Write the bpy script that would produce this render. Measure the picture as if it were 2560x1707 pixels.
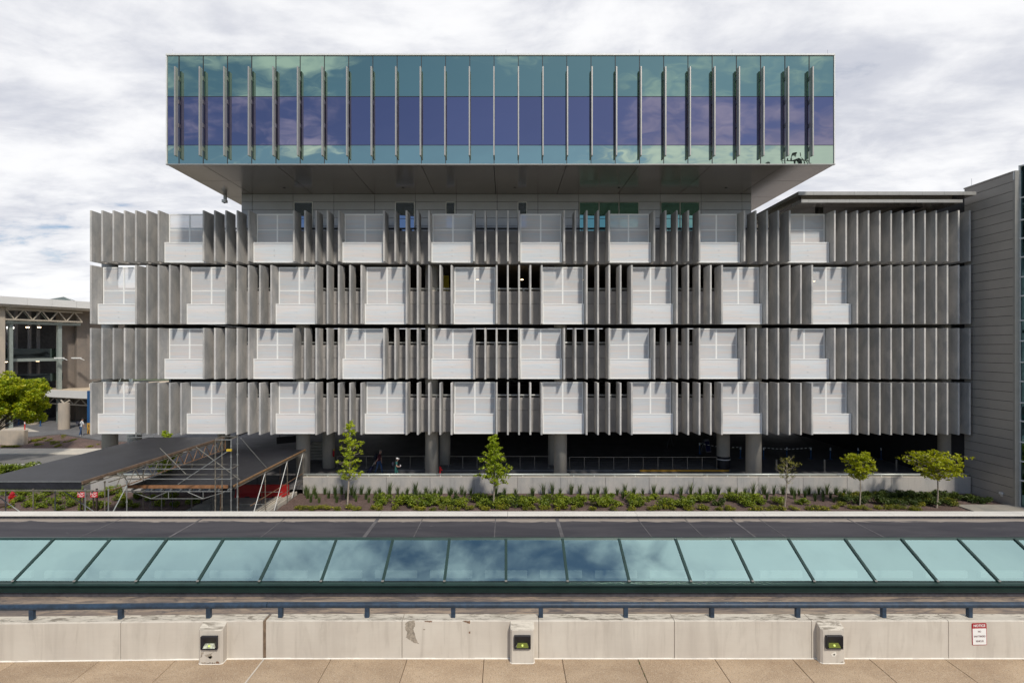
import bpy, bmesh, math, random
from mathutils import Vector, Matrix, noise as mnoise

R = math.radians
sc = bpy.context.scene
for o in list(bpy.data.objects):
    bpy.data.objects.remove(o)

# ------------------------------------------------------------------ camera
F = 1350.0            # focal length in photograph pixels (2560 wide)
CX, CY = 1265.0, 870.0  # where the view axis meets the photograph
HC = 9.5              # camera height above the arcade floor
cam_d = bpy.data.cameras.new('camera')
cam = bpy.data.objects.new('camera', cam_d)
sc.collection.objects.link(cam)
cam.location = (0, 0, HC)
cam.rotation_euler = (R(90), 0, 0)
cam_d.sensor_fit = 'HORIZONTAL'
cam_d.sensor_width = 36
cam_d.lens = 36 * F / 2560
cam_d.shift_x = (1280 - CX) / 2560
cam_d.shift_y = (CY - 853.5) / 2560
cam_d.clip_start = 0.1
cam_d.clip_end = 3000
sc.camera = cam

# ------------------------------------------------------------------ light
SUN_AZ, SUN_EL = R(22), R(45)     # sun stands behind the camera, to the right
to_sun = Vector((math.sin(SUN_AZ) * math.cos(SUN_EL), -math.cos(SUN_AZ) * math.cos(SUN_EL), math.sin(SUN_EL)))
sd = bpy.data.lights.new('sun', 'SUN')
sd.energy = 2.75
sd.angle = R(4.5)
sd.color = (1.0, 0.93, 0.82)
sun = bpy.data.objects.new('sun', sd)
sc.collection.objects.link(sun)
sun.location = to_sun * 80
sun.rotation_euler = (-to_sun).to_track_quat('-Z', 'Y').to_euler()

world = bpy.data.worlds.new('World')
sc.world = world
world.use_nodes = True
wn, wl = world.node_tree.nodes, world.node_tree.links
wn.clear()


def wnode(t, **kw):
    n = wn.new(t)
    for k, v in kw.items():
        setattr(n, k, v)
    return n


def wmath(op, a, b=None, clamp=False):
    n = wnode('ShaderNodeMath', operation=op, use_clamp=clamp)
    for i, v in enumerate((a, b)):
        if v is None:
            continue
        if isinstance(v, (int, float)):
            n.inputs[i].default_value = v
        else:
            wl.new(v, n.inputs[i])
    return n.outputs[0]


def wmap(val, f0, f1, t0, t1):
    n = wnode('ShaderNodeMapRange')
    n.interpolation_type = 'SMOOTHSTEP'
    wl.new(val, n.inputs['Value'])
    n.inputs['From Min'].default_value = f0
    n.inputs['From Max'].default_value = f1
    n.inputs['To Min'].default_value = t0
    n.inputs['To Max'].default_value = t1
    return n.outputs[0]


sky = wnode('ShaderNodeTexSky', sky_type='NISHITA')
sky.sun_disc = False
sky.sun_elevation = SUN_EL
sky.sun_rotation = math.atan2(to_sun.x, to_sun.y)
sky.air_density = 1.0
sky.dust_density = 0.4
sky.ozone_density = 1.3
tc = wnode('ShaderNodeTexCoord')
sep = wnode('ShaderNodeSeparateXYZ')
wl.new(tc.outputs['Generated'], sep.inputs[0])
dx, dy, dz = sep.outputs
den = wmath('ADD', wmath('MAXIMUM', dz, 0.0), 0.16)
ux = wmath('DIVIDE', dx, den)
uy = wmath('DIVIDE', dy, den)
comb = wnode('ShaderNodeCombineXYZ')
wl.new(ux, comb.inputs[0])
wl.new(uy, comb.inputs[1])


def cloud_noise(scale, rot, stretch, detail, rough, dist, off):
    mp = wnode('ShaderNodeMapping')
    mp.inputs['Rotation'].default_value = (0, 0, R(rot))
    mp.inputs['Scale'].default_value = (scale * stretch, scale, 1)
    mp.inputs['Location'].default_value = off
    wl.new(comb.outputs[0], mp.inputs[0])
    n = wnode('ShaderNodeTexNoise')
    wl.new(mp.outputs[0], n.inputs['Vector'])
    n.inputs['Scale'].default_value = 1
    n.inputs['Detail'].default_value = detail
    n.inputs['Roughness'].default_value = rough
    n.inputs['Distortion'].default_value = dist
    return n.outputs['Fac']


n_big = cloud_noise(0.62, 25, 0.75, 9, 0.55, 0.25, (8.3, 6.1, 0.43))
n_streak = cloud_noise(1.1, 58, 0.38, 8, 0.6, 0.6, (7.3, 2.2, 1.5))
n_fine = cloud_noise(2.6, 15, 0.75, 10, 0.58, 0.3, (1.3, 5.2, 4.5))
n_puff = cloud_noise(6.5, 40, 0.7, 8, 0.6, 0.4, (4.4, 9.1, 2.5))
cov = wmath('ADD', wmath('ADD', wmath('MULTIPLY', n_big, 0.37), wmath('MULTIPLY', n_streak, 0.18)), wmath('ADD', wmath('MULTIPLY', n_fine, 0.26), wmath('MULTIPLY', n_puff, 0.19)))
# broken cloud to the south (behind the photographer), as the facade's reflections show
south = wmap(dy, -0.75, 0.72, -0.008, 0.13)
over = wmap(dz, 0.75, 0.97, 0.0, -0.034)
west = wmap(dx, -0.8, -0.42, -0.075, 0.0)   # the cloud sheet breaks up towards the west
cov = wmath('ADD', wmath('ADD', wmath('ADD', cov, south), over), west)
amount = wmap(cov, 0.474, 0.54, 0.06, 1.0)
body = wmath('ADD', wmath('MULTIPLY', n_streak, 0.36), wmath('ADD', wmath('MULTIPLY', n_fine, 0.46), wmath('MULTIPLY', n_puff, 0.18)))
shade = wmap(body, 0.39, 0.575, 0.0, 1.0)
ccol = wnode('ShaderNodeMix', data_type='RGBA')
wl.new(shade, ccol.inputs['Factor'])
ccol.inputs['A'].default_value = (4.9, 5.05, 5.6, 1)
ccol.inputs['B'].default_value = (7.7, 7.7, 7.8, 1)
skymix = wnode('ShaderNodeMix', data_type='RGBA')
wl.new(wmath('MULTIPLY', amount, 0.97), skymix.inputs['Factor'])
clear = wnode('ShaderNodeMix', data_type='RGBA', blend_type='MULTIPLY')
clear.inputs['Factor'].default_value = 1.0
wl.new(sky.outputs[0], clear.inputs['A'])
clear.inputs['B'].default_value = (0.66, 0.70, 0.74, 1)
wl.new(clear.outputs['Result'], skymix.inputs['A'])
wl.new(ccol.outputs['Result'], skymix.inputs['B'])
bg = wnode('ShaderNodeBackground')
bg.inputs['Strength'].default_value = 0.125
wl.new(skymix.outputs['Result'], bg.inputs['Color'])
wo = wnode('ShaderNodeOutputWorld')
wl.new(bg.outputs[0], wo.inputs[0])

sc.view_settings.view_transform = 'Standard'
sc.view_settings.look = 'None'
sc.view_settings.exposure = 0.08
sc.view_settings.gamma = 1.0
sc.view_settings.use_curve_mapping = False
sc.cycles.max_bounces = 7
sc.cycles.transparent_max_bounces = 12
sc.cycles.use_denoising = True

# ------------------------------------------------------------------ helpers
C = sc.collection


def at(px, py, d):
    return Vector(((px - CX) * d / F, d, HC - (py - CY) * d / F))


def xat(px, d):
    return (px - CX) * d / F


def zat(py, d):
    return HC - (py - CY) * d / F


MATS = {}


class NT:
    def __init__(self, name):
        self.m = bpy.data.materials.new(name)
        self.m.use_nodes = True
        self.n, self.l = self.m.node_tree.nodes, self.m.node_tree.links
        self.n.clear()
        self.out = self.n.new('ShaderNodeOutputMaterial')
        MATS[name] = self.m

    def node(self, t, ins=None, **kw):
        n = self.n.new(t)
        for k, v in kw.items():
            setattr(n, k, v)
        for k, v in (ins or {}).items():
            self.set(n.inputs[k], v)
        return n

    def set(self, sock, v):
        if isinstance(v, bpy.types.NodeSocket):
            self.l.new(v, sock)
        else:
            if isinstance(v, tuple) and len(v) == 3 and sock.type == 'RGBA':
                v = v + (1,)
            sock.default_value = v

    def mix(self, f, a, b, blend='MIX'):
        n = self.node('ShaderNodeMix', data_type='RGBA', blend_type=blend)
        self.set(n.inputs['Factor'], f)
        self.set(n.inputs['A'], a)
        self.set(n.inputs['B'], b)
        return n.outputs['Result']

    def math(self, op, a, b=0.0, clamp=False):
        n = self.node('ShaderNodeMath', operation=op, use_clamp=clamp)
        self.set(n.inputs[0], a)
        self.set(n.inputs[1], b)
        return n.outputs[0]

    def ramp(self, v, f0, f1, t0=0.0, t1=1.0):
        n = self.node('ShaderNodeMapRange', interpolation_type='SMOOTHSTEP')
        for k, q in zip(('Value', 'From Min', 'From Max', 'To Min', 'To Max'), (v, f0, f1, t0, t1)):
            self.set(n.inputs[k], q)
        return n.outputs[0]

    def pos(self, scale=(1, 1, 1), rnd=False):
        g = self.node('ShaderNodeNewGeometry')
        v = g.outputs['Position']
        mp = self.node('ShaderNodeMapping', {'Scale': scale})
        if rnd:
            oi = self.node('ShaderNodeObjectInfo')
            cb = self.node('ShaderNodeVectorMath', operation='SCALE')
            cb.inputs[0].default_value = (37, 11, 53)
            self.l.new(oi.outputs['Random'], cb.inputs['Scale'])
            self.l.new(cb.outputs[0], mp.inputs['Location'])
        self.l.new(v, mp.inputs['Vector'])
        return mp.outputs[0]

    def noise(self, scale=(1, 1, 1), detail=5, rough=0.55, dist=0.0, rnd=False):
        n = self.node('ShaderNodeTexNoise', {'Vector': self.pos(scale, rnd), 'Scale': 1.0, 'Detail': detail,
                                             'Roughness': rough, 'Distortion': dist})
        return n.outputs['Fac']

    def rand(self):
        return self.node('ShaderNodeObjectInfo').outputs['Random']

    def bump(self, h, strength, dist=0.02, normal=None):
        n = self.node('ShaderNodeBump', {'Height': h, 'Strength': strength, 'Distance': dist})
        if normal is not None:
            self.l.new(normal, n.inputs['Normal'])
        return n.outputs[0]

    def principled(self, **kw):
        n = self.node('ShaderNodeBsdfPrincipled')
        for k, v in kw.items():
            self.set(n.inputs[k.replace('_', ' ')], v)
        return n.outputs[0]

    def done(self, sh):
        self.l.new(sh, self.out.inputs['Surface'])
        return self.m


def simple(name, c, rough=0.6, metal=0.0, var=0.12, vs=3.0, rnd=0.0, fine=None, bump=0.0):
    """plain procedural material: base colour with cloudy variation, optional per-object shift and fine grain"""
    t = NT(name)
    c = Vector(c)
    a, b = tuple(c * (1 - var)), tuple(c * (1 + var))
    nz = t.noise((vs, vs, vs), 5, 0.6)
    col = t.mix(t.ramp(nz, 0.3, 0.7), a, b)
    if rnd:
        col = t.mix(1.0, col, t.mix(t.rand(), (1 - rnd,) * 3, (1 + rnd,) * 3), 'MULTIPLY')
    kw = {}
    if fine:
        fz = t.noise((fine, fine, fine), 2, 0.5)
        col = t.mix(1.0, col, t.mix(t.ramp(fz, 0.35, 0.65), (0.8,) * 3, (1.15,) * 3), 'MULTIPLY')
        if bump:
            kw['Normal'] = t.bump(fz, bump)
    return t.done(t.principled(Base_Color=col, Roughness=rough, Metallic=metal, **kw))


def concrete(name, c, streak=0.25, blotch=0.2, rnd=0.08, rough=0.85, fine=28, bump=0.15, warm=0.05, vscale=1.0):
    t = NT(name)
    c = Vector(c)
    big = t.noise((0.9 * vscale, 0.9 * vscale, 0.6 * vscale), 6, 0.6, 0.4, rnd=True)
    st = t.noise((5 * vscale, 5 * vscale, 0.22 * vscale), 6, 0.65, 0.2, rnd=True)
    fz = t.noise((fine,) * 3, 3, 0.6)
    a = tuple(c * (1 - blotch))
    b = tuple(Vector((c.x * (1 + warm), c.y, c.z * (1 - warm))) * (1 + blotch))
    col = t.mix(t.ramp(big, 0.3, 0.7), a, b)
    col = t.mix(t.math('MULTIPLY', t.ramp(st, 0.5, 0.75), streak), col, tuple(c * 0.45))
    col = t.mix(1.0, col, t.mix(t.ramp(fz, 0.3, 0.7), (0.9,) * 3, (1.08,) * 3), 'MULTIPLY')
    if rnd:
        col = t.mix(1.0, col, t.mix(t.rand(), (1 - rnd,) * 3, (1 + rnd,) * 3), 'MULTIPLY')
    return t.done(t.principled(Base_Color=col, Roughness=rough, Normal=t.bump(fz, bump, 0.01)))


def glossglass(name, tint, wav=0.02, rough=0.01, ws=0.6, trans=0.0, dirt=0.0):
    t = NT(name)
    nz = t.noise((ws, ws, ws * 1.3), 1, 0.4, 0.2, rnd=True)
    nrm = t.bump(nz, wav, 1.0)
    g = t.node('ShaderNodeBsdfGlossy', {'Roughness': rough, 'Normal': nrm})
    col = t.mix(t.rand(), tuple(Vector(tint) * 0.94), tuple(Vector(tint) * 1.06))
    if dirt:
        dz_ = t.noise((1.2, 1.2, 1.2), 6, 0.6)
        col = t.mix(t.ramp(dz_, 0.4, 0.8, 0.0, dirt), col, (0.3, 0.33, 0.3))
    t.set(g.inputs['Color'], col)
    sh = g.outputs[0]
    if trans:
        tr = t.node('ShaderNodeBsdfTransparent', {'Color': (0.78, 0.93, 0.9)})
        mx = t.node('ShaderNodeMixShader', {'Fac': trans})
        t.l.new(sh, mx.inputs[1])
        t.l.new(tr.outputs[0], mx.inputs[2])
        sh = mx.outputs[0]
    return t.done(sh)


def leafmat(name, c1, c2, trans=0.35):
    t = NT(name)
    nz = t.noise((2.2, 2.2, 2.2), 3, 0.6)
    n2 = t.noise((14, 14, 14), 2, 0.5)
    col = t.mix(t.ramp(nz, 0.3, 0.7), c1, c2)
    col = t.mix(1.0, col, t.mix(t.ramp(n2, 0.3, 0.7), (0.65,) * 3, (1.3,) * 3), 'MULTIPLY')
    col = t.mix(1.0, col, t.mix(t.rand(), (0.85, 0.88, 0.9), (1.12, 1.08, 1.0)), 'MULTIPLY')
    d = t.node('ShaderNodeBsdfDiffuse', {'Color': col})
    tl = t.node('ShaderNodeBsdfTranslucent', {'Color': col})
    gl = t.node('ShaderNodeBsdfGlossy', {'Color': (0.6, 0.6, 0.55), 'Roughness': 0.45})
    m1 = t.node('ShaderNodeMixShader', {'Fac': trans})
    t.l.new(d.outputs[0], m1.inputs[1])
    t.l.new(tl.outputs[0], m1.inputs[2])
    m2 = t.node('ShaderNodeMixShader', {'Fac': 0.05})
    t.l.new(m1.outputs[0], m2.inputs[1])
    t.l.new(gl.outputs[0], m2.inputs[2])
    return t.done(m2.outputs[0])


def emis(name, c, s):
    t = NT(name)
    e = t.node('ShaderNodeEmission', {'Color': c, 'Strength': s})
    return t.done(e.outputs[0])


def screenmat(name, fac, c=(0.62, 0.64, 0.64)):
    """fine white perforated sheet: part open, with the faint interference bands of the weave"""
    t = NT(name)
    band = t.noise((0.5, 0.5, 14), 3, 0.6, 0.3)
    hue = t.noise((0.3, 0.3, 4.5), 3, 0.55, 0.8)
    col = t.mix(t.ramp(hue, 0.35, 0.65), (c[0] * 1.045, c[1] * 0.99, c[2] * 0.97), (c[0] * 0.955, c[1] * 1.005, c[2] * 1.05))
    col = t.mix(1.0, col, t.mix(t.ramp(band, 0.3, 0.7), (0.97,) * 3, (1.03,) * 3), 'MULTIPLY')
    d = t.node('ShaderNodeBsdfDiffuse', {'Color': col})
    tl = t.node('ShaderNodeBsdfTranslucent', {'Color': col})
    m1 = t.node('ShaderNodeMixShader', {'Fac': 0.2})
    t.l.new(d.outputs[0], m1.inputs[1])
    t.l.new(tl.outputs[0], m1.inputs[2])
    tr = t.node('ShaderNodeBsdfTransparent')
    m2 = t.node('ShaderNodeMixShader', {'Fac': fac})
    t.l.new(m1.outputs[0], m2.inputs[1])
    t.l.new(tr.outputs[0], m2.inputs[2])
    return t.done(m2.outputs[0])


# --- palette
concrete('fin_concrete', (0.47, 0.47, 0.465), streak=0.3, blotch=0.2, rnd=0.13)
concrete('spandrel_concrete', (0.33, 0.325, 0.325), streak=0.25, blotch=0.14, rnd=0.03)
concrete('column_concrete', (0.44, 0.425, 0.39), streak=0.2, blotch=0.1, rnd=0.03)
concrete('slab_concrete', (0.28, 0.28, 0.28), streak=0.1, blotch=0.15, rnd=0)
concrete('garden_wall_concrete', (0.40, 0.395, 0.385), streak=0.35, blotch=0.1, rnd=0.03)
concrete('path_concrete', (0.36, 0.345, 0.31), streak=0.0, blotch=0.15, rnd=0.05)
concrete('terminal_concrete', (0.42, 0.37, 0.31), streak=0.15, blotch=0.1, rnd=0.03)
concrete('shaded_pier_concrete', (0.2, 0.175, 0.155), streak=0.2, blotch=0.12, rnd=0.03)  # shade on the terminal's right piers, painted in as a darker brown
concrete('kerb_concrete', (0.55, 0.52, 0.46), streak=0.0, blotch=0.1, rnd=0.04)
simple('white_cap', (0.70, 0.665, 0.60), 0.5, 0.0, 0.06, 1.2)
simple('dark_rail', (0.06, 0.062, 0.07), 0.5, 0.3, 0.1)
simple('path_dark', (0.16, 0.16, 0.165), 0.85, 0, 0.15, 1.0, fine=20, bump=0.1)
simple('timber_pale', (0.31, 0.18, 0.085), 0.75, 0, 0.2, 4)
simple('white_metal', (0.74, 0.745, 0.73), 0.4, 0.0, 0.04)
simple('white_frame', (0.84, 0.84, 0.82), 0.45, 0.0, 0.03)
simple('grey_rail', (0.42, 0.43, 0.42), 0.4, 0.5, 0.06)
simple('pale_rail', (0.52, 0.55, 0.52), 0.42, 0.3, 0.06)
simple('core_panel_metal', (0.40, 0.41, 0.44), 0.4, 0.3, 0.05, 0.7, rnd=0.03)
simple('soffit_metal', (0.36, 0.32, 0.285), 0.22, 0.6, 0.06, 0.5, rnd=0.04)
simple('side_panel_metal', (0.43, 0.405, 0.375), 0.4, 0.25, 0.05, 0.5, rnd=0.03)
simple('louver_metal', (0.38, 0.37, 0.35), 0.45, 0.4, 0.05)
simple('dark_joint', (0.03, 0.03, 0.035), 0.7, 0.0, 0.1)
simple('dark_interior', (0.025, 0.025, 0.03), 0.8, 0.0, 0.1)
simple('pale_pavement', (0.34, 0.33, 0.31), 0.9, 0, 0.15, 0.5, fine=20, bump=0.1)
simple('asphalt', (0.06, 0.06, 0.063), 0.9, 0, 0.2, 0.8, fine=40, bump=0.2)
simple('road_asphalt', (0.19, 0.185, 0.18), 0.9, 0, 0.1, 0.3, fine=30, bump=0.1)
simple('garage_floor', (0.14, 0.135, 0.14), 0.75, 0, 0.2, 0.7, fine=20, bump=0.1)
simple('road_paint', (0.72, 0.71, 0.66), 0.7, 0, 0.1)
simple('ochre_paint', (0.5, 0.27, 0.03), 0.6, 0, 0.1)
simple('black_tarp', (0.018, 0.0185, 0.024), 0.5, 0, 0.25, 1.2, fine=8)
simple('galvanised', (0.27, 0.28, 0.275), 0.5, 0.4, 0.15, 3)
simple('weathered_galvanised', (0.24, 0.215, 0.175), 0.5, 0.5, 0.3, 4)
simple('dull_pipe', (0.14, 0.135, 0.12), 0.6, 0.2, 0.2, 3)
simple('rusty_steel', (0.26, 0.15, 0.085), 0.75, 0.2, 0.3, 5)
simple('timber', (0.27, 0.13, 0.06), 0.75, 0, 0.25, 4)
simple('old_timber', (0.18, 0.12, 0.08), 0.8, 0, 0.25, 4)
simple('clamp_yellow', (0.6, 0.42, 0.03), 0.5, 0, 0.1)
simple('barrier_red', (0.36, 0.012, 0.012), 0.45, 0, 0.08)
simple('hydrant_red', (0.42, 0.015, 0.02), 0.35, 0, 0.1)
simple('sign_red', (0.62, 0.03, 0.04), 0.4, 0, 0.03)
simple('notice_red', (0.36, 0.012, 0.02), 0.4, 0, 0.03)
simple('sign_white', (0.82, 0.82, 0.8), 0.45, 0, 0.02)
simple('print_white', (0.85, 0.85, 0.84), 0.5, 0, 0.01)
simple('print_grey', (0.22, 0.12, 0.13), 0.5, 0, 0.02)
simple('post_brown', (0.05, 0.035, 0.03), 0.7, 0, 0.1)
simple('blue_rail', (0.018, 0.038, 0.068), 0.5, 0.0, 0.25, 2.5, fine=12)
simple('green_metal', (0.02, 0.05, 0.043), 0.4, 0.2, 0.15, 2)
simple('dark_green_metal', (0.01, 0.027, 0.023), 0.4, 0.2, 0.15, 2)
simple('membrane_dark', (0.065, 0.062, 0.072), 0.75, 0, 0.25, 0.6, fine=10)
simple('membrane_seam_grey', (0.12, 0.112, 0.115), 0.8, 0, 0.3, 3)
simple('lamp_black', (0.008, 0.009, 0.016), 0.45, 0.0, 0.1)
simple('sealant', (0.78, 0.74, 0.66), 0.7, 0, 0.1, 8)
simple('chip_scar', (0.30, 0.26, 0.21), 0.9, 0, 0.3, 18)
simple('chip_brown', (0.20, 0.12, 0.075), 0.9, 0, 0.3, 18)
simple('joint_dirt', (0.17, 0.12, 0.08), 0.9, 0, 0.35, 9)
simple('bark', (0.34, 0.29, 0.23), 0.85, 0, 0.2, 6, fine=30)
simple('dark_bark', (0.1, 0.08, 0.065), 0.9, 0, 0.2, 6)
simple('skin', (0.45, 0.26, 0.19), 0.6, 0, 0.05)
simple('hair_grey', (0.2, 0.17, 0.15), 0.7, 0, 0.1)
simple('hair_dark', (0.02, 0.015, 0.013), 0.6, 0, 0.1)
simple('shirt_maroon', (0.075, 0.008, 0.018), 0.85, 0, 0.15)
simple('shirt_white', (0.7, 0.72, 0.75), 0.85, 0, 0.06)
simple('dress_green', (0.02, 0.11, 0.1), 0.85, 0, 0.15)
simple('jeans', (0.03, 0.07, 0.17), 0.85, 0, 0.2, 6)
simple('shoe_dark', (0.02, 0.02, 0.022), 0.6, 0, 0.1)
simple('cap_white', (0.75, 0.75, 0.75), 0.7, 0, 0.05)
simple('bag_dark', (0.012, 0.014, 0.03), 0.7, 0, 0.2)
simple('suitcase_blue', (0.012, 0.014, 0.05), 0.4, 0, 0.1)
simple('post_blue', (0.01, 0.07, 0.2), 0.45, 0, 0.1)
simple('post_red', (0.6, 0.03, 0.02), 0.45, 0, 0.1)
simple('steel_post', (0.32, 0.31, 0.29), 0.35, 0.8, 0.1)
simple('board_blue', (0.012, 0.018, 0.12), 0.5, 0, 0.1)
simple('car_black', (0.012, 0.012, 0.014), 0.15, 0.3, 0.05)
simple('car_silver', (0.3, 0.31, 0.33), 0.25, 0.7, 0.05)
simple('rubber', (0.015, 0.015, 0.015), 0.8, 0, 0.1)
simple('chrome', (0.6, 0.6, 0.62), 0.15, 1.0, 0.03)
simple('yellow_panel', (0.55, 0.42, 0.02), 0.6, 0, 0.05)
simple('steel_green', (0.29, 0.33, 0.31), 0.5, 0.2, 0.08)
simple('truss_cream', (0.42, 0.37, 0.3), 0.6, 0.1, 0.08)
simple('fascia_white', (0.72, 0.71, 0.69), 0.5, 0.1, 0.04, 0.4)
simple('sandy_roof', (0.55, 0.45, 0.33), 0.9, 0, 0.12, 0.5)
simple('grass_ground', (0.07, 0.085, 0.035), 0.95, 0, 0.3, 0.3)
simple('inner_grey', (0.22, 0.22, 0.25), 0.9, 0, 0.1)
simple('fabric_grey', (0.09, 0.09, 0.1), 0.9, 0, 0.2)
glossglass('green_glass', (0.30, 0.43, 0.345), 0.010, 0.012, 0.5)
glossglass('purple_glass', (0.235, 0.22, 0.315), 0.008, 0.012, 0.5)
glossglass('pale_green_glass', (0.42, 0.53, 0.43), 0.02, 0.012, 0.6)
glossglass('end_glass', (0.40, 0.48, 0.46), 0.04, 0.02, 0.5)
glossglass('core_glass', (0.20, 0.24, 0.34), 0.015, 0.02, 0.5)
glossglass('core_green_glass', (0.15, 0.30, 0.28), 0.015, 0.02, 0.5)
glossglass('skylight_glass', (0.58, 0.84, 0.82), 0.012, 0.02, 0.5, trans=0.34, dirt=0.08)
glossglass('dark_window_glass', (0.10, 0.19, 0.21), 0.02, 0.02, 0.5)
glossglass('terminal_glass', (0.22, 0.26, 0.25), 0.02, 0.05, 0.5)
glossglass('car_glass', (0.1, 0.12, 0.13), 0.0, 0.01, 0.5)
glossglass('lens_glass', (0.75, 0.8, 0.35), 0.03, 0.12, 8)
leafmat('sapling_leaf', (0.36, 0.47, 0.02), (0.56, 0.64, 0.03), 0.5)
leafmat('maple_leaf', (0.40, 0.47, 0.014), (0.60, 0.61, 0.02), 0.5)
leafmat('bronze_leaf', (0.24, 0.24, 0.04), (0.34, 0.33, 0.06), 0.35)
leafmat('big_tree_leaf', (0.17, 0.28, 0.012), (0.52, 0.53, 0.015), 0.35)
leafmat('shrub_leaf', (0.11, 0.17, 0.016), (0.30, 0.36, 0.03), 0.25)
leafmat('dark_shrub_leaf', (0.04, 0.07, 0.016), (0.10, 0.14, 0.025), 0.2)
leafmat('olive_shrub_leaf', (0.13, 0.16, 0.02), (0.32, 0.32, 0.035), 0.25)
leafmat('grass_blade', (0.065, 0.11, 0.03), (0.12, 0.17, 0.05), 0.25)
leafmat('flower_yellow', (0.55, 0.42, 0.02), (0.6, 0.5, 0.03), 0.2)
screenmat('screen_mesh', 0.28, (0.87, 0.87, 0.87))
screenmat('screen_mesh_dense', 0.04, (0.80, 0.80, 0.795))


def mulch_mat():
    t = NT('mulch')
    v = t.node('ShaderNodeTexVoronoi', {'Vector': t.pos((17, 26, 17)), 'Scale': 1.0})
    big = t.noise((0.7, 0.7, 0.7), 4, 0.6)
    fz = t.noise((30, 30, 30), 3, 0.6)
    sepn = t.node('ShaderNodeSeparateColor', {'Color': v.outputs['Color']})
    col = t.mix(sepn.outputs[0], (0.085, 0.055, 0.047), (0.27, 0.18, 0.155))
    col = t.mix(t.ramp(big, 0.35, 0.7), col, (0.14, 0.095, 0.08))
    col = t.mix(1.0, col, t.mix(t.ramp(fz, 0.3, 0.7), (0.7,) * 3, (1.25,) * 3), 'MULTIPLY')
    return t.done(t.principled(Base_Color=col, Roughness=0.95, Normal=t.bump(v.outputs['Distance'], 0.8, 0.05)))


def aggregate_mat():
    t = NT('aggregate_slab')
    big = t.noise((0.8, 1.4, 1), 6, 0.62, 0.5)
    sp = t.node('ShaderNodeTexVoronoi', {'Vector': t.pos((85, 85, 85)), 'Scale': 1.0})
    sepn = t.node('ShaderNodeSeparateColor', {'Color': sp.outputs['Color']})
    fz = t.noise((60, 60, 60), 3, 0.7)
    stn = t.noise((2.3, 3.4, 1), 7, 0.7, 1.0)
    col = t.mix(t.ramp(big, 0.3, 0.7), (0.40, 0.287, 0.185), (0.53, 0.397, 0.265))
    col = t.mix(t.ramp(stn, 0.55, 0.75, 0, 0.45), col, (0.24, 0.18, 0.125))
    col = t.mix(t.ramp(sepn.outputs[0], 0.86, 0.97, 0, 0.55), col, (0.64, 0.56, 0.44))
    col = t.mix(t.ramp(sepn.outputs[1], 0.88, 0.97, 0, 0.6), col, (0.16, 0.11, 0.08))
    col = t.mix(1.0, col, t.mix(t.ramp(fz, 0.3, 0.7), (0.72,) * 3, (1.16,) * 3), 'MULTIPLY')
    col = t.mix(1.0, col, t.mix(t.rand(), (0.92,) * 3, (1.05,) * 3), 'MULTIPLY')
    return t.done(t.principled(Base_Color=col, Roughness=0.9, Normal=t.bump(fz, 0.25, 0.01)))


def painted_wall_mat():
    t = NT('painted_wall')
    big = t.noise((0.7, 0.7, 0.9), 5, 0.6, 0.3)
    st = t.noise((6, 6, 0.7), 6, 0.65, 0.8)
    st2 = t.noise((2.1, 2.1, 0.16), 5, 0.6, 0.4)
    hz = t.noise((0.8, 0.8, 45), 2, 0.5)
    fz = t.noise((70, 70, 70), 2, 0.5)
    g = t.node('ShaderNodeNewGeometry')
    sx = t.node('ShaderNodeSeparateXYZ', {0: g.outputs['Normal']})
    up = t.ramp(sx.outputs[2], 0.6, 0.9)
    col = t.mix(t.ramp(big, 0.3, 0.7), (0.535, 0.485, 0.42), (0.60, 0.555, 0.485))
    col = t.mix(t.ramp(st, 0.5, 0.75, 0, 0.4), col, (0.34, 0.30, 0.25))
    col = t.mix(t.ramp(st2, 0.47, 0.68, 0, 0.42), col, (0.40, 0.36, 0.31))
    col = t.mix(1.0, col, t.mix(t.ramp(hz, 0.3, 0.7), (0.99,) * 3, (1.01,) * 3), 'MULTIPLY')
    # lichen and dirt lying on the level top
    dt = t.noise((3.2, 13, 3), 7, 0.7, 0.8)
    dt2 = t.noise((0.6, 1.5, 1), 4, 0.6, 0.5)
    dm = t.math('MULTIPLY', t.ramp(dt, 0.46, 0.6), t.ramp(dt2, 0.32, 0.52))
    dm = t.math('MULTIPLY', dm, up)
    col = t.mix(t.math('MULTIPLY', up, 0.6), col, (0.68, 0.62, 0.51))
    col = t.mix(t.math('MULTIPLY', dm, 0.85), col, (0.17, 0.14, 0.105))
    # small flaked spots
    fl = t.noise((7, 7, 7), 8, 0.75, 0.8)
    col = t.mix(t.ramp(fl, 0.70, 0.74, 0, 0.7), col, (0.30, 0.25, 0.19))
    return t.done(t.principled(Base_Color=col, Roughness=0.75, Normal=t.bump(fz, 0.1, 0.005)))


def stained_roof_mat():
    t = NT('stained_roof')
    a = t.noise((0.7, 3.5, 1), 8, 0.68, 1.2)
    b = t.noise((3, 9, 1), 7, 0.7, 0.8)
    c = t.noise((0.25, 1.2, 1), 4, 0.6, 0.5)
    col = t.mix(t.ramp(a, 0.35, 0.65), (0.12, 0.10, 0.092), (0.36, 0.275, 0.20))
    col = t.mix(t.ramp(b, 0.5, 0.68, 0, 0.75), col, (0.06, 0.058, 0.065))
    col = t.mix(t.ramp(c, 0.5, 0.75, 0, 0.5), col, (0.36, 0.30, 0.23))
    return t.done(t.principled(Base_Color=col, Roughness=0.85))


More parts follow.
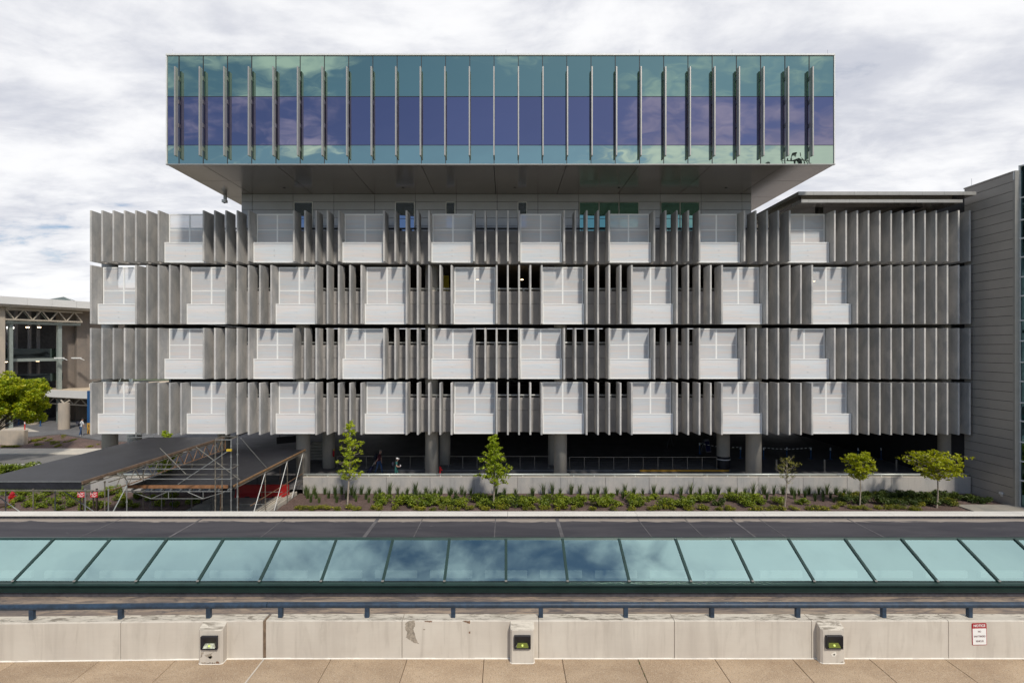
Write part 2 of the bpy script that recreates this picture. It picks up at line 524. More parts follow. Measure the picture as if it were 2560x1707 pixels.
def dark_roof_mat():
    t = NT('dusty_membrane')
    a = t.noise((0.35, 1.6, 1), 6, 0.6, 0.8)
    g = t.node('ShaderNodeNewGeometry')
    sx = t.node('ShaderNodeSeparateXYZ', {0: g.outputs['Position']})
    b = t.noise((1.1, 4, 1), 7, 0.7, 1.0)
    edge = t.math('ADD', sx.outputs[1], t.math('MULTIPLY', b, 0.55))
    col = t.mix(t.ramp(a, 0.3, 0.7), (0.032, 0.030, 0.038), (0.062, 0.057, 0.064))
    # dust washed to the far gutter
    col = t.mix(t.ramp(edge, 16.36, 16.50, 0, 0.9), col, (0.36, 0.31, 0.26))
    col = t.mix(t.ramp(b, 0.6, 0.72, 0, 0.35), col, (0.22, 0.2, 0.19))
    return t.done(t.principled(Base_Color=col, Roughness=0.8))


mulch_mat(); aggregate_mat(); painted_wall_mat(); stained_roof_mat(); dark_roof_mat()


class MB:
    def __init__(self):
        self.v, self.f, self.mi = [], [], []
        self.cur = 0

    def quad(self, pts):
        b = len(self.v)
        self.v += [tuple(p) for p in pts]
        self.f.append(tuple(range(b, b + len(pts))))
        self.mi.append(self.cur)
        return self

    def box(self, x0, x1, y0, y1, z0, z1):
        b = len(self.v)
        x0, x1 = min(x0, x1), max(x0, x1)
        y0, y1 = min(y0, y1), max(y0, y1)
        z0, z1 = min(z0, z1), max(z0, z1)
        self.v += [(x0, y0, z0), (x1, y0, z0), (x1, y1, z0), (x0, y1, z0),
                   (x0, y0, z1), (x1, y0, z1), (x1, y1, z1), (x0, y1, z1)]
        for q in ((3, 2, 1, 0), (4, 5, 6, 7), (0, 1, 5, 4), (1, 2, 6, 5), (2, 3, 7, 6), (3, 0, 4, 7)):
            self.f.append(tuple(b + i for i in q))
            self.mi.append(self.cur)
        return self

    def hexa(self, lo, hi):
        """lo, hi: four points each, counter-clockwise seen from above"""
        b = len(self.v)
        self.v += [tuple(p) for p in lo] + [tuple(p) for p in hi]
        for q in ((3, 2, 1, 0), (4, 5, 6, 7), (0, 1, 5, 4), (1, 2, 6, 5), (2, 3, 7, 6), (3, 0, 4, 7)):
            self.f.append(tuple(b + i for i in q))
            self.mi.append(self.cur)
        return self

    def tube(self, p0, p1, r0, r1=None, n=8, cap=True):
        r1 = r0 if r1 is None else r1
        p0, p1 = Vector(p0), Vector(p1)
        ax = (p1 - p0)
        if ax.length < 1e-6:
            return self
        ax.normalize()
        u = ax.orthogonal().normalized()
        w = ax.cross(u)
        b = len(self.v)
        for p, r in ((p0, r0), (p1, r1)):
            for i in range(n):
                a = 2 * math.pi * i / n
                self.v.append(tuple(p + u * (math.cos(a) * r) + w * (math.sin(a) * r)))
        for i in range(n):
            j = (i + 1) % n
            self.f.append((b + i, b + j, b + n + j, b + n + i))
            self.mi.append(self.cur)
        if cap:
            self.f.append(tuple(b + i for i in reversed(range(n))))
            self.f.append(tuple(b + n + i for i in range(n)))
            self.mi += [self.cur, self.cur]
        return self

    def path(self, pts, rad, n=6):
        pts = [Vector(p) for p in pts]
        if not hasattr(rad, '__len__'):
            rad = [rad] * len(pts)
        for i in range(len(pts) - 1):
            self.tube(pts[i], pts[i + 1], rad[i], rad[i + 1], n)
        return self

    def lathe(self, c, prof, n=16):
        c = Vector(c)
        b = len(self.v)
        for r, z in prof:
            for i in range(n):
                a = 2 * math.pi * i / n
                self.v.append((c.x + r * math.cos(a), c.y + r * math.sin(a), c.z + z))
        m = len(prof)
        for k in range(m - 1):
            for i in range(n):
                j = (i + 1) % n
                self.f.append((b + k * n + i, b + k * n + j, b + (k + 1) * n + j, b + (k + 1) * n + i))
                self.mi.append(self.cur)
        self.f.append(tuple(b + i for i in reversed(range(n))))
        self.f.append(tuple(b + (m - 1) * n + i for i in range(n)))
        self.mi += [self.cur, self.cur]
        return self

    def prism(self, poly, axis, a0, a1):
        """poly: 2-D outline, extruded along axis ('x','y','z') from a0 to a1"""
        def mk(p, a):
            if axis == 'y':
                return (p[0], a, p[1])
            if axis == 'x':
                return (a, p[0], p[1])
            return (p[0], p[1], a)
        n = len(poly)
        b = len(self.v)
        self.v += [mk(p, a0) for p in poly] + [mk(p, a1) for p in poly]
        for i in range(n):
            j = (i + 1) % n
            self.f.append((b + i, b + j, b + n + j, b + n + i))
            self.mi.append(self.cur)
        self.f.append(tuple(b + i for i in reversed(range(n))))
        self.f.append(tuple(b + n + i for i in range(n)))
        self.mi += [self.cur, self.cur]
        return self

    def mesh(self, name, bevel=0.0, smooth=False, seg=1):
        me = bpy.data.meshes.new(name)
        me.from_pydata(self.v, [], self.f)
        for p, m in zip(me.polygons, self.mi):
            p.material_index = m
        bm = bmesh.new()
        bm.from_mesh(me)
        bmesh.ops.recalc_face_normals(bm, faces=bm.faces)
        if bevel:
            bmesh.ops.bevel(bm, geom=list(bm.edges), offset=bevel, segments=seg, affect='EDGES', clamp_overlap=True)
        bm.to_mesh(me)
        bm.free()
        if smooth:
            for p in me.polygons:
                p.use_smooth = True
        return me

    def build(self, name, mat, parent=None, bevel=0.0, smooth=False, raw=False, seg=1):
        if raw:
            me = bpy.data.meshes.new(name)
            me.from_pydata(self.v, [], self.f)
            for p, m in zip(me.polygons, self.mi):
                p.material_index = m
        else:
            me = self.mesh(name, bevel, smooth, seg)
        return link(name, me, mat, parent)


def link(name, me, mat=None, parent=None, loc=None, rotz=0.0, scale=None):
    o = bpy.data.objects.new(name, me)
    C.objects.link(o)
    if mat is not None and me is not None and len(me.materials) == 0:
        for m in (mat if isinstance(mat, (list, tuple)) else [mat]):
            me.materials.append(MATS[m])
    if parent is not None:
        o.parent = parent
    if loc is not None:
        o.location = loc
    if rotz:
        o.rotation_euler = (0, 0, rotz)
    if scale is not None:
        o.scale = (scale,) * 3 if isinstance(scale, (int, float)) else scale
    return o


def tag(o, label, cat, group=None):
    o['label'] = label
    o['category'] = cat
    if group:
        o['group'] = group
    return o


def struct(o):
    o['kind'] = 'structure'
    return o


def thing(name, label, cat, loc=(0, 0, 0), rotz=0.0, group=None):
    o = bpy.data.objects.new(name, None)
    o.empty_display_size = 0.2
    C.objects.link(o)
    o.location = loc
    o.rotation_euler = (0, 0, rotz)
    return tag(o, label, cat, group)


def bx(name, mat, parent, x0, x1, y0, y1, z0, z1, bevel=0.0):
    return MB().box(x0, x1, y0, y1, z0, z1).build(name, mat, parent, bevel)


def copy_tree(o, parent=None, loc=None, rotz=None):
    c = o.copy()
    C.objects.link(c)
    c.parent = parent
    if loc is not None:
        c.location = loc
    if rotz is not None:
        c.rotation_euler = (0, 0, rotz)
    for ch in list(o.children):
        copy_tree(ch, c)
    return c


def text(name, body, size, mat, parent, loc, rot=(R(90), 0, 0), depth=0.0015, sx=1.0, bold=0.0):
    cu = bpy.data.curves.new(name, 'FONT')
    cu.body = body
    cu.size = size
    cu.align_x = 'CENTER'
    cu.align_y = 'CENTER'
    cu.extrude = depth
    cu.offset = bold
    tmp = bpy.data.objects.new(name, cu)
    C.objects.link(tmp)
    dg = bpy.context.evaluated_depsgraph_get()
    dg.update()
    me = bpy.data.meshes.new_from_object(tmp.evaluated_get(dg))
    bpy.data.objects.remove(tmp)
    me.materials.clear()
    o = link(name, me, mat, parent, loc)
    o.rotation_euler = rot
    o.scale = (sx, 1, 1)
    return o
# ================================================================== SETTING
GZ = -0.5          # level of the planted ground in front of the garage
g = MB().quad([(-1200, -300, -0.75), (1200, -300, -0.75), (1200, 1500, -0.75), (-1200, 1500, -0.75)]).build('ground', 'grass_ground')
struct(g)
# lower roadway between the low roof building and the planting (below the line of sight), and the drive on the left
struct(MB().box(-90, 90, 17.2, 25.6, -0.74, -0.62).build('service_road', 'pale_pavement'))


def bed(name, x0, x1, y0, y1, z0, z1, nx, ny, seed):
    m = MB()
    rng = random.Random(seed)
    hs = {}
    for i in range(nx + 1):
        for j in range(ny + 1):
            e = 0 if j in (0, ny) else 1
            hs[i, j] = z0 + (z1 - z0) * j / ny + e * (mnoise.noise(Vector((i * 0.45 + seed, j * 0.6, 0))) * 0.06 + rng.uniform(-.012, .012))
    for i in range(nx + 1):
        for j in range(ny + 1):
            m.v.append((x0 + (x1 - x0) * i / nx, y0 + (y1 - y0) * j / ny, hs[i, j]))
    for i in range(nx):
        for j in range(ny):
            a = i * (ny + 1) + j
            m.f.append((a, a + ny + 1, a + ny + 2, a + 1))
            m.mi.append(0)
    o = m.build(name, 'mulch', smooth=True)
    return struct(o)


bed('planting_bed', -14.2, 32.0, 26.0, 37.12, GZ - 0.1, GZ + 0.02, 130, 26, 3)
bed('planting_bed', -34.0, -19.75, 26.0, 37.12, GZ - 0.35, GZ + 0.10, 50, 26, 9)

# ------------------------------------------------------------------ pavement in the foreground
PZ = HC - 6.45
WY = 11.23         # front face of the parapet wall
pave = struct(MB().box(-16, 16, 6.2, WY + 0.05, PZ - 0.4, PZ - 0.03).build('sidewalk', 'joint_dirt'))
jx = [-4.05 - 1.6 * k for k in range(8, -1, -1)]
jx = sorted(set([round(xat(p, WY), 3) for p in (52, 256, 444, 660, 828, 1018, 1210, 1405, 1594, 1786, 1980, 2172, 2360)]))
while jx[0] > -15.5:
    jx.insert(0, jx[0] - 1.6)
while jx[-1] < 15.5:
    jx.append(jx[-1] + 1.6)
for a, b in zip(jx[:-1], jx[1:]):
    for y0, y1 in ((6.25, 8.8), (8.812, WY + 0.02)):
        wide = 0.016 if abs(b - xat(660, WY)) < 0.01 or abs(a - xat(660, WY)) < 0.01 else 0.006
        la = 0.016 if abs(a - xat(660, WY)) < 0.01 else 0.006
        lb = 0.016 if abs(b - xat(660, WY)) < 0.01 else 0.006
        MB().box(a + la, b - lb, y0, y1, PZ - 0.06, PZ).build('paving_slab', 'aggregate_slab', pave, 0.006)
MB().box(xat(660, WY) - 0.014, xat(660, WY) + 0.014, 6.25, WY, PZ - 0.05, PZ - 0.004).build('joint_filler', 'kerb_concrete', pave)
struct(MB().box(-16, 16, 5.9, 6.2, PZ - 0.4, PZ + 0.001).build('kerb', 'kerb_concrete', None, 0.02))
struct(MB().box(-60, 60, -14, 5.9, PZ - 0.5, PZ - 0.15).build('upper_road', 'pale_pavement'))

# grass sprouting from one joint
gm = MB()
rr = random.Random(4)
for k in range(70):
    y = rr.uniform(9.6, WY)
    x = xat(1594, WY) + rr.uniform(-.01, .01)
    a = rr.uniform(0, 6.28)
    h = rr.uniform(.012, .04)
    gm.quad([(x - .004, y, PZ - .01), (x + .004, y, PZ - .01), (x + .02 * math.cos(a), y + .02 * math.sin(a), PZ + h)])
o = gm.build('joint_grass', 'grass_blade', raw=True)
tag(o, 'thin green grass sprouting from a joint in the tan pavement', 'grass')
o['kind'] = 'stuff'

# ================================================================== PARAPET WALL
WH = 0.79
WT = PZ + WH
WB = WY + 0.29
wall = thing('parapet_wall', 'cream painted concrete parapet wall with peeling patches along the tan pavement', 'wall', (0, WY, PZ))
joints = [xat(p, WY) for p in (-420, -30, 307, 661, 1005, 1347, 1686, 2029, 2371, 2713, 3055)]
XJ = xat(661, WY)
TILT = 0.0205      # the left stretch of the wall swings towards the photographer


def wy(x, y=0.0):
    return y - (TILT * (XJ - x) if x < XJ else 0.0)


def wall_piece(a, b):
    m = MB()
    ch = 0.022
    prof = [(WY, PZ - 0.05), (WB, PZ - 0.05), (WB, WT - 0.005), (WY + ch, WT), (WY, WT - ch)]
    n = len(prof)
    for x in (a, b):
        for (y, z) in prof:
            m.v.append((x, wy(x, y), z))
    for i in range(n):
        j = (i + 1) % n
        m.f.append((i, j, n + j, n + i)); m.mi.append(0)
    m.f.append(tuple(reversed(range(n)))); m.f.append(tuple(range(n, 2 * n))); m.mi += [0, 0]
    o = m.build('wall_panel', 'painted_wall')
    o.parent = wall
    o.matrix_parent_inverse = Matrix.Translation(-wall.location)
    return o


def wpart(o):
    o.parent = wall
    o.matrix_parent_inverse = Matrix.Translation(-wall.location)
    return o


for a, b in zip(joints[:-1], joints[1:]):
    ga = 0.034 if abs(a - XJ) < .01 else 0.006
    gb = 0.034 if abs(b - XJ) < .01 else 0.006
    wall_piece(a + ga, b - gb)
# joint backing, a little recessed
m = MB()
for x in joints[1:-1]:
    w = 0.05 if abs(x - XJ) < .01 else 0.012
    m.box(x - w, x + w, wy(x, WY) + 0.02, wy(x, WB) - 0.02, PZ - 0.04, WT - 0.03)
wpart(m.build('joint_filler', 'joint_dirt'))
# sealant bead at the foot of the wall
m = MB()
rr = random.Random(8)
x = -13.5
while x < 13.5:
    l = rr.uniform(0.25, 0.5)
    h = rr.uniform(0.008, 0.02)
    m.hexa([(x, wy(x, WY) - .022, PZ), (x + l, wy(x + l, WY) - .022, PZ), (x + l, wy(x + l, WY), PZ), (x, wy(x, WY), PZ)],
           [(x, wy(x, WY) - .004, PZ + h), (x + l, wy(x + l, WY) - .004, PZ + h), (x + l, wy(x + l, WY), PZ + h), (x, wy(x, WY), PZ + h)])
    x += l
wpart(m.build('base_sealant', 'sealant'))


# light pylons built onto the wall
def pylon(px):
    xc = xat(px, 11.05)
    yb = wy(xc, WY)
    y0 = yb - 0.185
    w, ch = 0.247, 0.035
    top, drop = WT - 0.012, 0.085
    lo = [(-w, yb + .01), (-w, y0 + ch), (-w + ch, y0), (w - ch, y0), (w, y0 + ch), (w, yb + .01)]
    m = MB()
    n = len(lo)
    for k in range(3):
        for (px_, py_) in lo:
            if k == 0:
                m.v.append((xc + px_, py_, PZ - .05))
            elif k == 1:
                m.v.append((xc + px_, py_, top - drop * max(0, min(1, (yb - py_) / 0.185)) - .01))
            else:
                m.v.append((xc + px_ * .96, py_ + (.012 if py_ < yb else 0), top - drop * max(0, min(1, (yb - py_) / 0.185))))
    for k in range(2):
        for i in range(n):
            j = (i + 1) % n
            m.f.append((k * n + i, k * n + j, (k + 1) * n + j, (k + 1) * n + i)); m.mi.append(0)
    m.f.append(tuple(reversed(range(n)))); m.f.append(tuple(range(2 * n, 3 * n))); m.mi += [0, 0]
    wpart(m.build('light_pylon', 'painted_wall'))
    # sealant round its foot
    s = MB()
    for i in range(n - 1):
        p, q = lo[i], lo[i + 1]
        s.tube((xc + p[0], p[1], PZ + .004), (xc + q[0], q[1], PZ + .004), 0.011, n=6)
    wpart(s.build('base_sealant', 'sealant'))
    return xc, y0


def blob(pts, y, th, name, mat, jit=0.012, seed=1):
    """an irregular flake outline given by (x, z) corners, roughened"""
    rng = random.Random(seed)
    out = []
    for (a, b) in zip(pts, pts[1:] + pts[:1]):
        a, b = Vector(a), Vector(b)
        k = max(2, int((b - a).length / 0.02))
        for i in range(k):
            p = a.lerp(b, i / k)
            out.append((p.x + rng.uniform(-jit, jit), p.y + rng.uniform(-jit, jit)))
    m = MB()
    m.prism(out, 'y', y - th, y + 0.001)
    return wpart(m.build(name, mat))


def wp(px, py, d=WY):
    return (xat(px, d), zat(py, d))


blob([wp(1014, 1556), wp(1022, 1551), wp(1037, 1551), wp(1038, 1563), wp(1032, 1572), wp(1037, 1584), wp(1040, 1597), wp(1047, 1608), wp(1036, 1606), wp(1024, 1598), wp(1015, 1592), wp(1019, 1580), wp(1013, 1570)], WY, 0.003, 'paint_scar', 'chip_scar', 0.01, 2)
blob([wp(1061, 1551), wp(1081, 1551), wp(1079, 1554), wp(1063, 1554)], WY, 0.003, 'paint_scar', 'chip_brown', 0.006, 3)
blob([wp(1156, 1551), wp(1175, 1551), wp(1174, 1559), wp(1166, 1555)], WY, 0.003, 'paint_scar', 'chip_brown', 0.008, 4)
blob([wp(1172, 1578), wp(1176, 1578), wp(1176, 1582), wp(1172, 1582)], WY, 0.003, 'paint_scar', 'chip_brown', 0.004, 5)
blob([wp(1058, 1571), wp(1063, 1571), wp(1063, 1574), wp(1058, 1574)], WY, 0.003, 'paint_scar', 'chip_scar', 0.005, 6)

LAMPS = []
for px, lab in ((527, 'black wedge lamp on the leftmost pylon, beside the wide dirty wall joint'),
                (1306, 'black wedge lamp on the middle pylon with a yellow-green lens'),
                (2083, 'black wedge lamp on the rightmost pylon, nearest the notice sign')):
    xc, y0 = pylon(px)
    LAMPS.append((xc, y0, lab))
# flakes on the pylons
xc, y0, _ = LAMPS[0]
for i, (pts, mt) in enumerate([
        ([(-.12, .18), (-.02, .21), (.08, .26), (.02, .2), (.06, .15), (0.0, .12), (-.06, .15)], 'chip_scar'),
        ([(-.03, .16), (.04, .17), (.02, .12), (-.02, .13)], 'chip_brown'),
        ([(-.2, .24), (-.14, .26), (-.17, .16), (-.2, .14)], 'chip_scar'),
        ([(.1, .02), (.2, .02), (.18, .07), (.13, .06)], 'chip_brown'),
        ([(-.19, .015), (.1, .015), (.1, .03), (-.19, .035)], 'joint_dirt')]):
    blob([(xc + a, PZ + b) for a, b in pts], y0, 0.003, 'paint_scar', mt, 0.012, 20 + i)
xc, y0, _ = LAMPS[2]
for i, (pts, mt) in enumerate([
        ([(-.05, .2), (.03, .24), (.08, .2), (.02, .15), (-.03, .15)], 'sealant'),
        ([(.0, .2), (.04, .21), (.03, .17), (.0, .18)], 'chip_brown'),
        ([(.13, .02), (.2, .02), (.18, .05)], 'chip_scar')]):
    blob([(xc + a, PZ + b) for a, b in pts], y0, 0.003, 'paint_scar', mt, 0.01, 30 + i)
blob([(xc - .2, PZ + .1), (xc - .19, PZ + .32), (xc - .207, PZ + .4), (xc - .21, PZ + .12)], y0 + 0.012, 0.003, 'paint_scar', 'chip_brown', 0.006, 41)


def wall_lamp(xc, y0, lab, lensm):
    """bulkhead step lamp: dark frame, sloping recess, bright lens on the floor of the recess"""
    t = thing('wall_lamp', lab, 'lamp', (xc, y0, PZ + .46), 0, 'wedge lamps on the wall pylons')
    W, Hh = 0.168, 0.133
    yf, yk = -.062, -.006
    m = MB()
    m.box(-W, W, yf, -.002, -Hh, -Hh + .016)
    m.box(-W, W, yf, -.002, Hh - .012, Hh)
    m.box(-W, -W + .014, yf, -.002, -Hh + .016, Hh - .012)
    m.box(W - .014, W, yf, -.002, -Hh + .016, Hh - .012)
    m.build('frame', 'lamp_black', t, .003)
    a = [(-W + .014, yf + .004, Hh - .012), (W - .014, yf + .004, Hh - .012), (W - .014, yf + .004, -Hh + .016), (-W + .014, yf + .004, -Hh + .016)]
    k0, k1 = (-W * .56, yk, -.028), (W * .56, yk, -.028)
    h = MB()
    h.quad([a[0], a[1], k1, k0])
    h.quad([a[0], k0, a[3]])
    h.quad([a[1], a[2], k1])
    h.quad([(a[3][0], a[3][1] - .001, a[3][2]), (a[2][0], a[2][1] - .001, a[2][2]), (a[2][0] - .03, a[2][1] - .001, a[2][2] + .012), (a[3][0] + .03, a[3][1] - .001, a[3][2] + .012)])
    h.build('hood', 'lamp_black', t, raw=True)
    l = MB()
    l.quad([k0, k1, (a[2][0] - .03, a[2][1], a[2][2] + .012), (a[3][0] + .03, a[3][1], a[3][2] + .012)])
    l.build('lens', lensm, t, raw=True)
    MB().lathe((0, -.040, -.062), [(.001, -.02), (.016, -.016), (.02, 0), (.016, .014), (.001, .02)], 12).build('bulb', 'lamp_glow', t, smooth=True)
    return t


emis('lamp_glow', (0.85, 1.0, 0.25), 1.0)
emis('lens_lit', (0.36, 0.40, 0.09), 0.5)
simple('lens_pale', (0.55, 0.56, 0.42), 0.3, 0.3, 0.5, 16)
for i, (xc, y0, lab) in enumerate(LAMPS):
    wall_lamp(xc, y0, lab, 'lens_pale' if i == 0 else 'lens_lit')

# notice sign on the wall
NX, NZ = (1700 + 2045 / 2.735), (1270 + 858 / 2.735)
sx_, sz_ = xat(NX, WY), zat(NZ, WY)
ns = thing('notice_sign', 'small red and white metal notice sign fixed to the cream wall', 'sign', (sx_, WY - .002, sz_), 0)
ns.rotation_euler = (0, R(-1.2), 0)
W2, H2 = .1525, .2285


def rrect(w, h, r, n=5):
    out = []
    for cx, cz, a0 in ((w - r, h - r, 0), (-w + r, h - r, 90), (-w + r, -h + r, 180), (w - r, -h + r, 270)):
        for i in range(n + 1):
            a = R(a0 + 90 * i / n)
            out.append((cx + r * math.cos(a), cz + r * math.sin(a)))
    return out


MB().prism(rrect(W2, H2, .025), 'y', -.006, 0).build('plate', 'notice_red', ns)
MB().prism([(p[0], p[1] - .049) for p in rrect(W2 - .012, H2 - .061, .012)], 'y', -.0085, -.0062).build('white_field', 'sign_white', ns)
text('lettering', 'NOTICE', .072, 'print_white', ns, (0, -.0085, H2 - .055), sx=.93, bold=.0012)
text('lettering', 'NO', .054, 'print_grey', ns, (0, -.0105, .055), sx=.75)
text('lettering', 'UNATTENDED', .054, 'print_grey', ns, (0, -.0105, -.045), sx=.68)
text('lettering', 'VEHICLES', .054, 'print_grey', ns, (0, -.0105, -.145), sx=.72)
for z in (H2 - .016, -H2 + .008):
    MB().tube((0, -.011, z), (0, -.006, z), .006, n=10).build('bolt', 'chrome', ns)

# ------------------------------------------------------------------ blue pipe rail on the wall
RY = WY + .16
RZ = zat(1511.5, RY)
for (pa, pb, posts, lab) in (
        (-160, 668, (91, 307.5, 524), 'left length of blue pipe handrail, ending at the wide wall joint'),
        (671, 2760, (702, 918, 1133, 1352, 1564, 1779, 1993.6, 2208, 2423), 'long blue pipe handrail on the wall from the joint to the right')):
    xa, xb = xat(pa, RY), xat(pb, RY)
    t = thing('pipe_handrail', lab, 'handrail', (xa, RY, WT), 0, 'blue pipe handrails on the parapet wall')
    o = MB()
    pts = [xa + (xb - xa) * k / 10 for k in range(11)]
    r = .061
    for p, q in zip(pts[:-1], pts[1:]):
        o.tube((p - xa, wy(p, 0), RZ - WT), (q - xa, wy(q, 0), RZ - WT), r, n=20, cap=False)
    o.tube((pts[0] - xa - .001, wy(pts[0], 0), RZ - WT), (pts[0] - xa, wy(pts[0], 0), RZ - WT), r, n=20)
    o.tube((pts[-1] - xa, wy(pts[-1], 0), RZ - WT), (pts[-1] - xa + .001, wy(pts[-1], 0), RZ - WT), r, n=20)
    o.build('pipe', 'blue_rail', t, smooth=True)
    for p in posts:
        x = xat(p, RY) - xa
        yy = wy(x + xa, 0)
        bx('post', 'blue_rail', t, x - .045, x + .045, yy - .045, yy + .045, -.02, RZ - WT - .03, .008)

# ================================================================== LOW ROOF BUILDING WITH SKYLIGHT
LZ = HC - 6.09
low = thing('low_roof_building', 'low flat roofed building with dusty dark membrane behind the parapet wall', 'building', (0, 12.4, LZ))


def lpart(o):
    o.parent = low
    o.matrix_parent_inverse = Matrix.Translation(-low.location)
    return o


XL = 27
lpart(MB().box(-XL, XL, WB - .12, 13.24, LZ - .3, LZ).build('roof_ledge', 'stained_roof'))
lpart(MB().box(-XL, XL, 13.24, 13.34, LZ - .3, LZ + .13).build('skylight_upstand', 'membrane_dark'))
URZ = HC - 5.185
lpart(MB().box(-XL, XL, 14.78, 16.42, URZ - .3, URZ).build('upper_roof', 'dusty_membrane'))
lpart(MB().box(-XL, XL, 16.42, 16.80, LZ - 3.5, HC - 5.093).build('parapet', 'membrane_dark'))
cap_j = [-12.4, -7.2, -2.9, 1.35, 5.6, 9.85, 14.1]
cap_j = [xat(p, 16.5) for p in (-330, -10, 309, 626, 951, 1269, 1590, 1908, 2227, 2546, 2866)]
for a, b in zip(cap_j[:-1], cap_j[1:]):
    m = MB()
    z = HC - 5.055
    m.prism([(16.36, z - .035), (16.76, z - .035), (16.76, z - .004), (16.385, z + .008), (16.36, z - .002)], 'x', a + .004, b - .004)
    lpart(m.build('parapet_cap', 'white_cap'))
lpart(MB().box(-XL, XL, 16.80, 16.98, -.7, HC - 5.15).build('north_wall', 'terminal_concrete'))
# seams of the membrane
for px, py, qx, qy, w in ((506, 1297, 424, 1341, .03), (951, 1290, 905, 1341, .05), (1390, 1297, 1408, 1341, .05), (1835, 1303, 1879, 1341, .03), (1050, 1303, 1041, 1341, .012), (1238, 1303, 1237, 1341, .012), (1600, 1303, 1622, 1336, .012), (1725, 1303, 1745, 1341, .012), (1910, 1306, 1950, 1341, .012), (2130, 1303, 2195, 1341, .02), (700, 1303, 665, 1341, .012), (290, 1303, 215, 1341, .012)):
    x = xat((px + qx) / 2, 15.6)
    lpart(MB().box(x - w, x + w, 14.8, 16.40, URZ, URZ + .006).build('membrane_seam', 'membrane_seam_grey'))

# --- skylight
sky_t = thing('skylight', 'long sloping skylight of pale teal glass in a dark green metal frame', 'skylight', (0, 13.32, LZ + .13))


def spart(o):
    o.parent = sky_t
    o.matrix_parent_inverse = Matrix.Translation(-sky_t.location)
    return o


b0 = Vector((0, 13.32, HC - 5.754))
b1 = Vector((0, 14.51, HC - 5.14))
sl = (b1 - b0)
L = sl.length
sl.normalize()
nrm = Vector((0, -sl.z, sl.y))
KP = 1.52
rr = random.Random(5)
for k in range(-16, 16):
    x0, x1 = k * KP + .035, (k + 1) * KP - .035
    ta_, tb_2 = rr.uniform(-.004, .004), rr.uniform(-.003, .003)
    tilt = [-ta_ - tb_2, ta_ - tb_2, ta_ + tb_2, -ta_ + tb_2]
    m = MB()
    cs = [(x0, .02), (x1, .02), (x1, L - .02), (x0, L - .02)]
    lo, hi = [], []
    for (x, s), q in zip(cs, tilt):
        p = b0 + sl * s + nrm * q
        lo.append(Vector((x, p.y, p.z)) - nrm * .012)
        hi.append(Vector((x, p.y, p.z)))
    m.quad(hi)
    spart(m.build('pane', 'skylight_glass', raw=True))
for k in range(-16, 17):
    x = k * KP
    m = MB()
    a, b = b0 + sl * -.01, b0 + sl * (L + .02)
    w = .033
    lo = [Vector((x - w, a.y, a.z)) - nrm * .03, Vector((x + w, a.y, a.z)) - nrm * .03, Vector((x + w, b.y, b.z)) - nrm * .03, Vector((x - w, b.y, b.z)) - nrm * .03]
    hi = [p + nrm * .062 for p in lo]
    m.hexa(lo, hi)
    spart(m.build('mullion', 'green_metal', None, .006))
    spart(MB().box(x - .03, x + .03, a.y - .02, a.y + .012, a.z + .012, a.z + .042).build('mullion_cap', 'louver_metal'))
# sill and head
zb = b0.z
m = MB()
m.prism([(13.33, zb - .01), (13.25, zb - .03), (13.24, zb - .075), (13.33, zb - .075)], 'x', -XL, XL)
spart(m.build('sill', 'green_metal'))
spart(MB().box(-XL, XL, 13.285, 13.36, zb - .115, zb - .077).build('sill_recess', 'lamp_black'))
m = MB()
m.prism([(13.285, zb - .117), (13.20, zb - .135), (13.195, zb - .205), (13.18, zb - .212), (13.285, zb - .212)], 'x', -XL, XL)
spart(m.build('sill_flashing', 'dark_green_metal'))
m = MB()
m.prism([(14.50, b1.z - .03), (14.55, b1.z + .03), (14.62, b1.z + .03), (14.80, URZ + .012), (14.80, URZ - .08), (14.5, b1.z - .1)], 'x', -XL, XL)
spart(m.build('head_flashing', 'green_metal'))
# what shows through the glass: a dim well, its sunlit patches painted as pale boards
spart(MB().box(-XL, XL, 13.36, 15.1, LZ - 1.6, LZ - 1.5).build('well_floor', 'fabric_grey'))
spart(MB().box(-XL, XL, 15.0, 15.1, LZ - 1.5, b1.z - .1).build('well_wall', 'fabric_grey'))
for k in range(-12, 13):
    spart(MB().box(k * KP - .58, k * KP + .58, 14.90, 14.99, 3.16, 3.34).build('sunlit_patch_board', 'print_white'))
# ================================================================== PARKING GARAGE
FY = 37.0                       # front edge of the concrete fins
SF = FY / F
FD = 1.25                       # fin depth
PITCH = 28.19 * SF
FT = 4.4 * SF                   # fin thickness
X0 = (224.4 - CX) * SF
NSLOT = 79
XR = X0 + PITCH * (NSLOT - 1) + FT
SY = FY + FD                    # face of the spandrels
garage = thing('parking_garage', 'four level concrete parking garage fronted by grey fins and white screens', 'garage', (0, SY, 0))


def gpart(o):
    o.parent = garage
    o.matrix_parent_inverse = Matrix.Translation(-garage.location)
    return o


ROWS = []
for (yt, yb, spt) in ((526, 653.5, 577), (662.6, 809.5, 727.7), (820, 948, 862.5), (957, 1087, 993.7)):
    ROWS.append((zat(yt, FY), zat(yb, FY), zat(spt, SY)))
SKIP = [[7 + 8 * k for k in range(8)], [1 + 8 * k for k in range(9)], [7 + 8 * k for k in range(8)], [1 + 8 * k for k in range(9)]]
rr = random.Random(11)

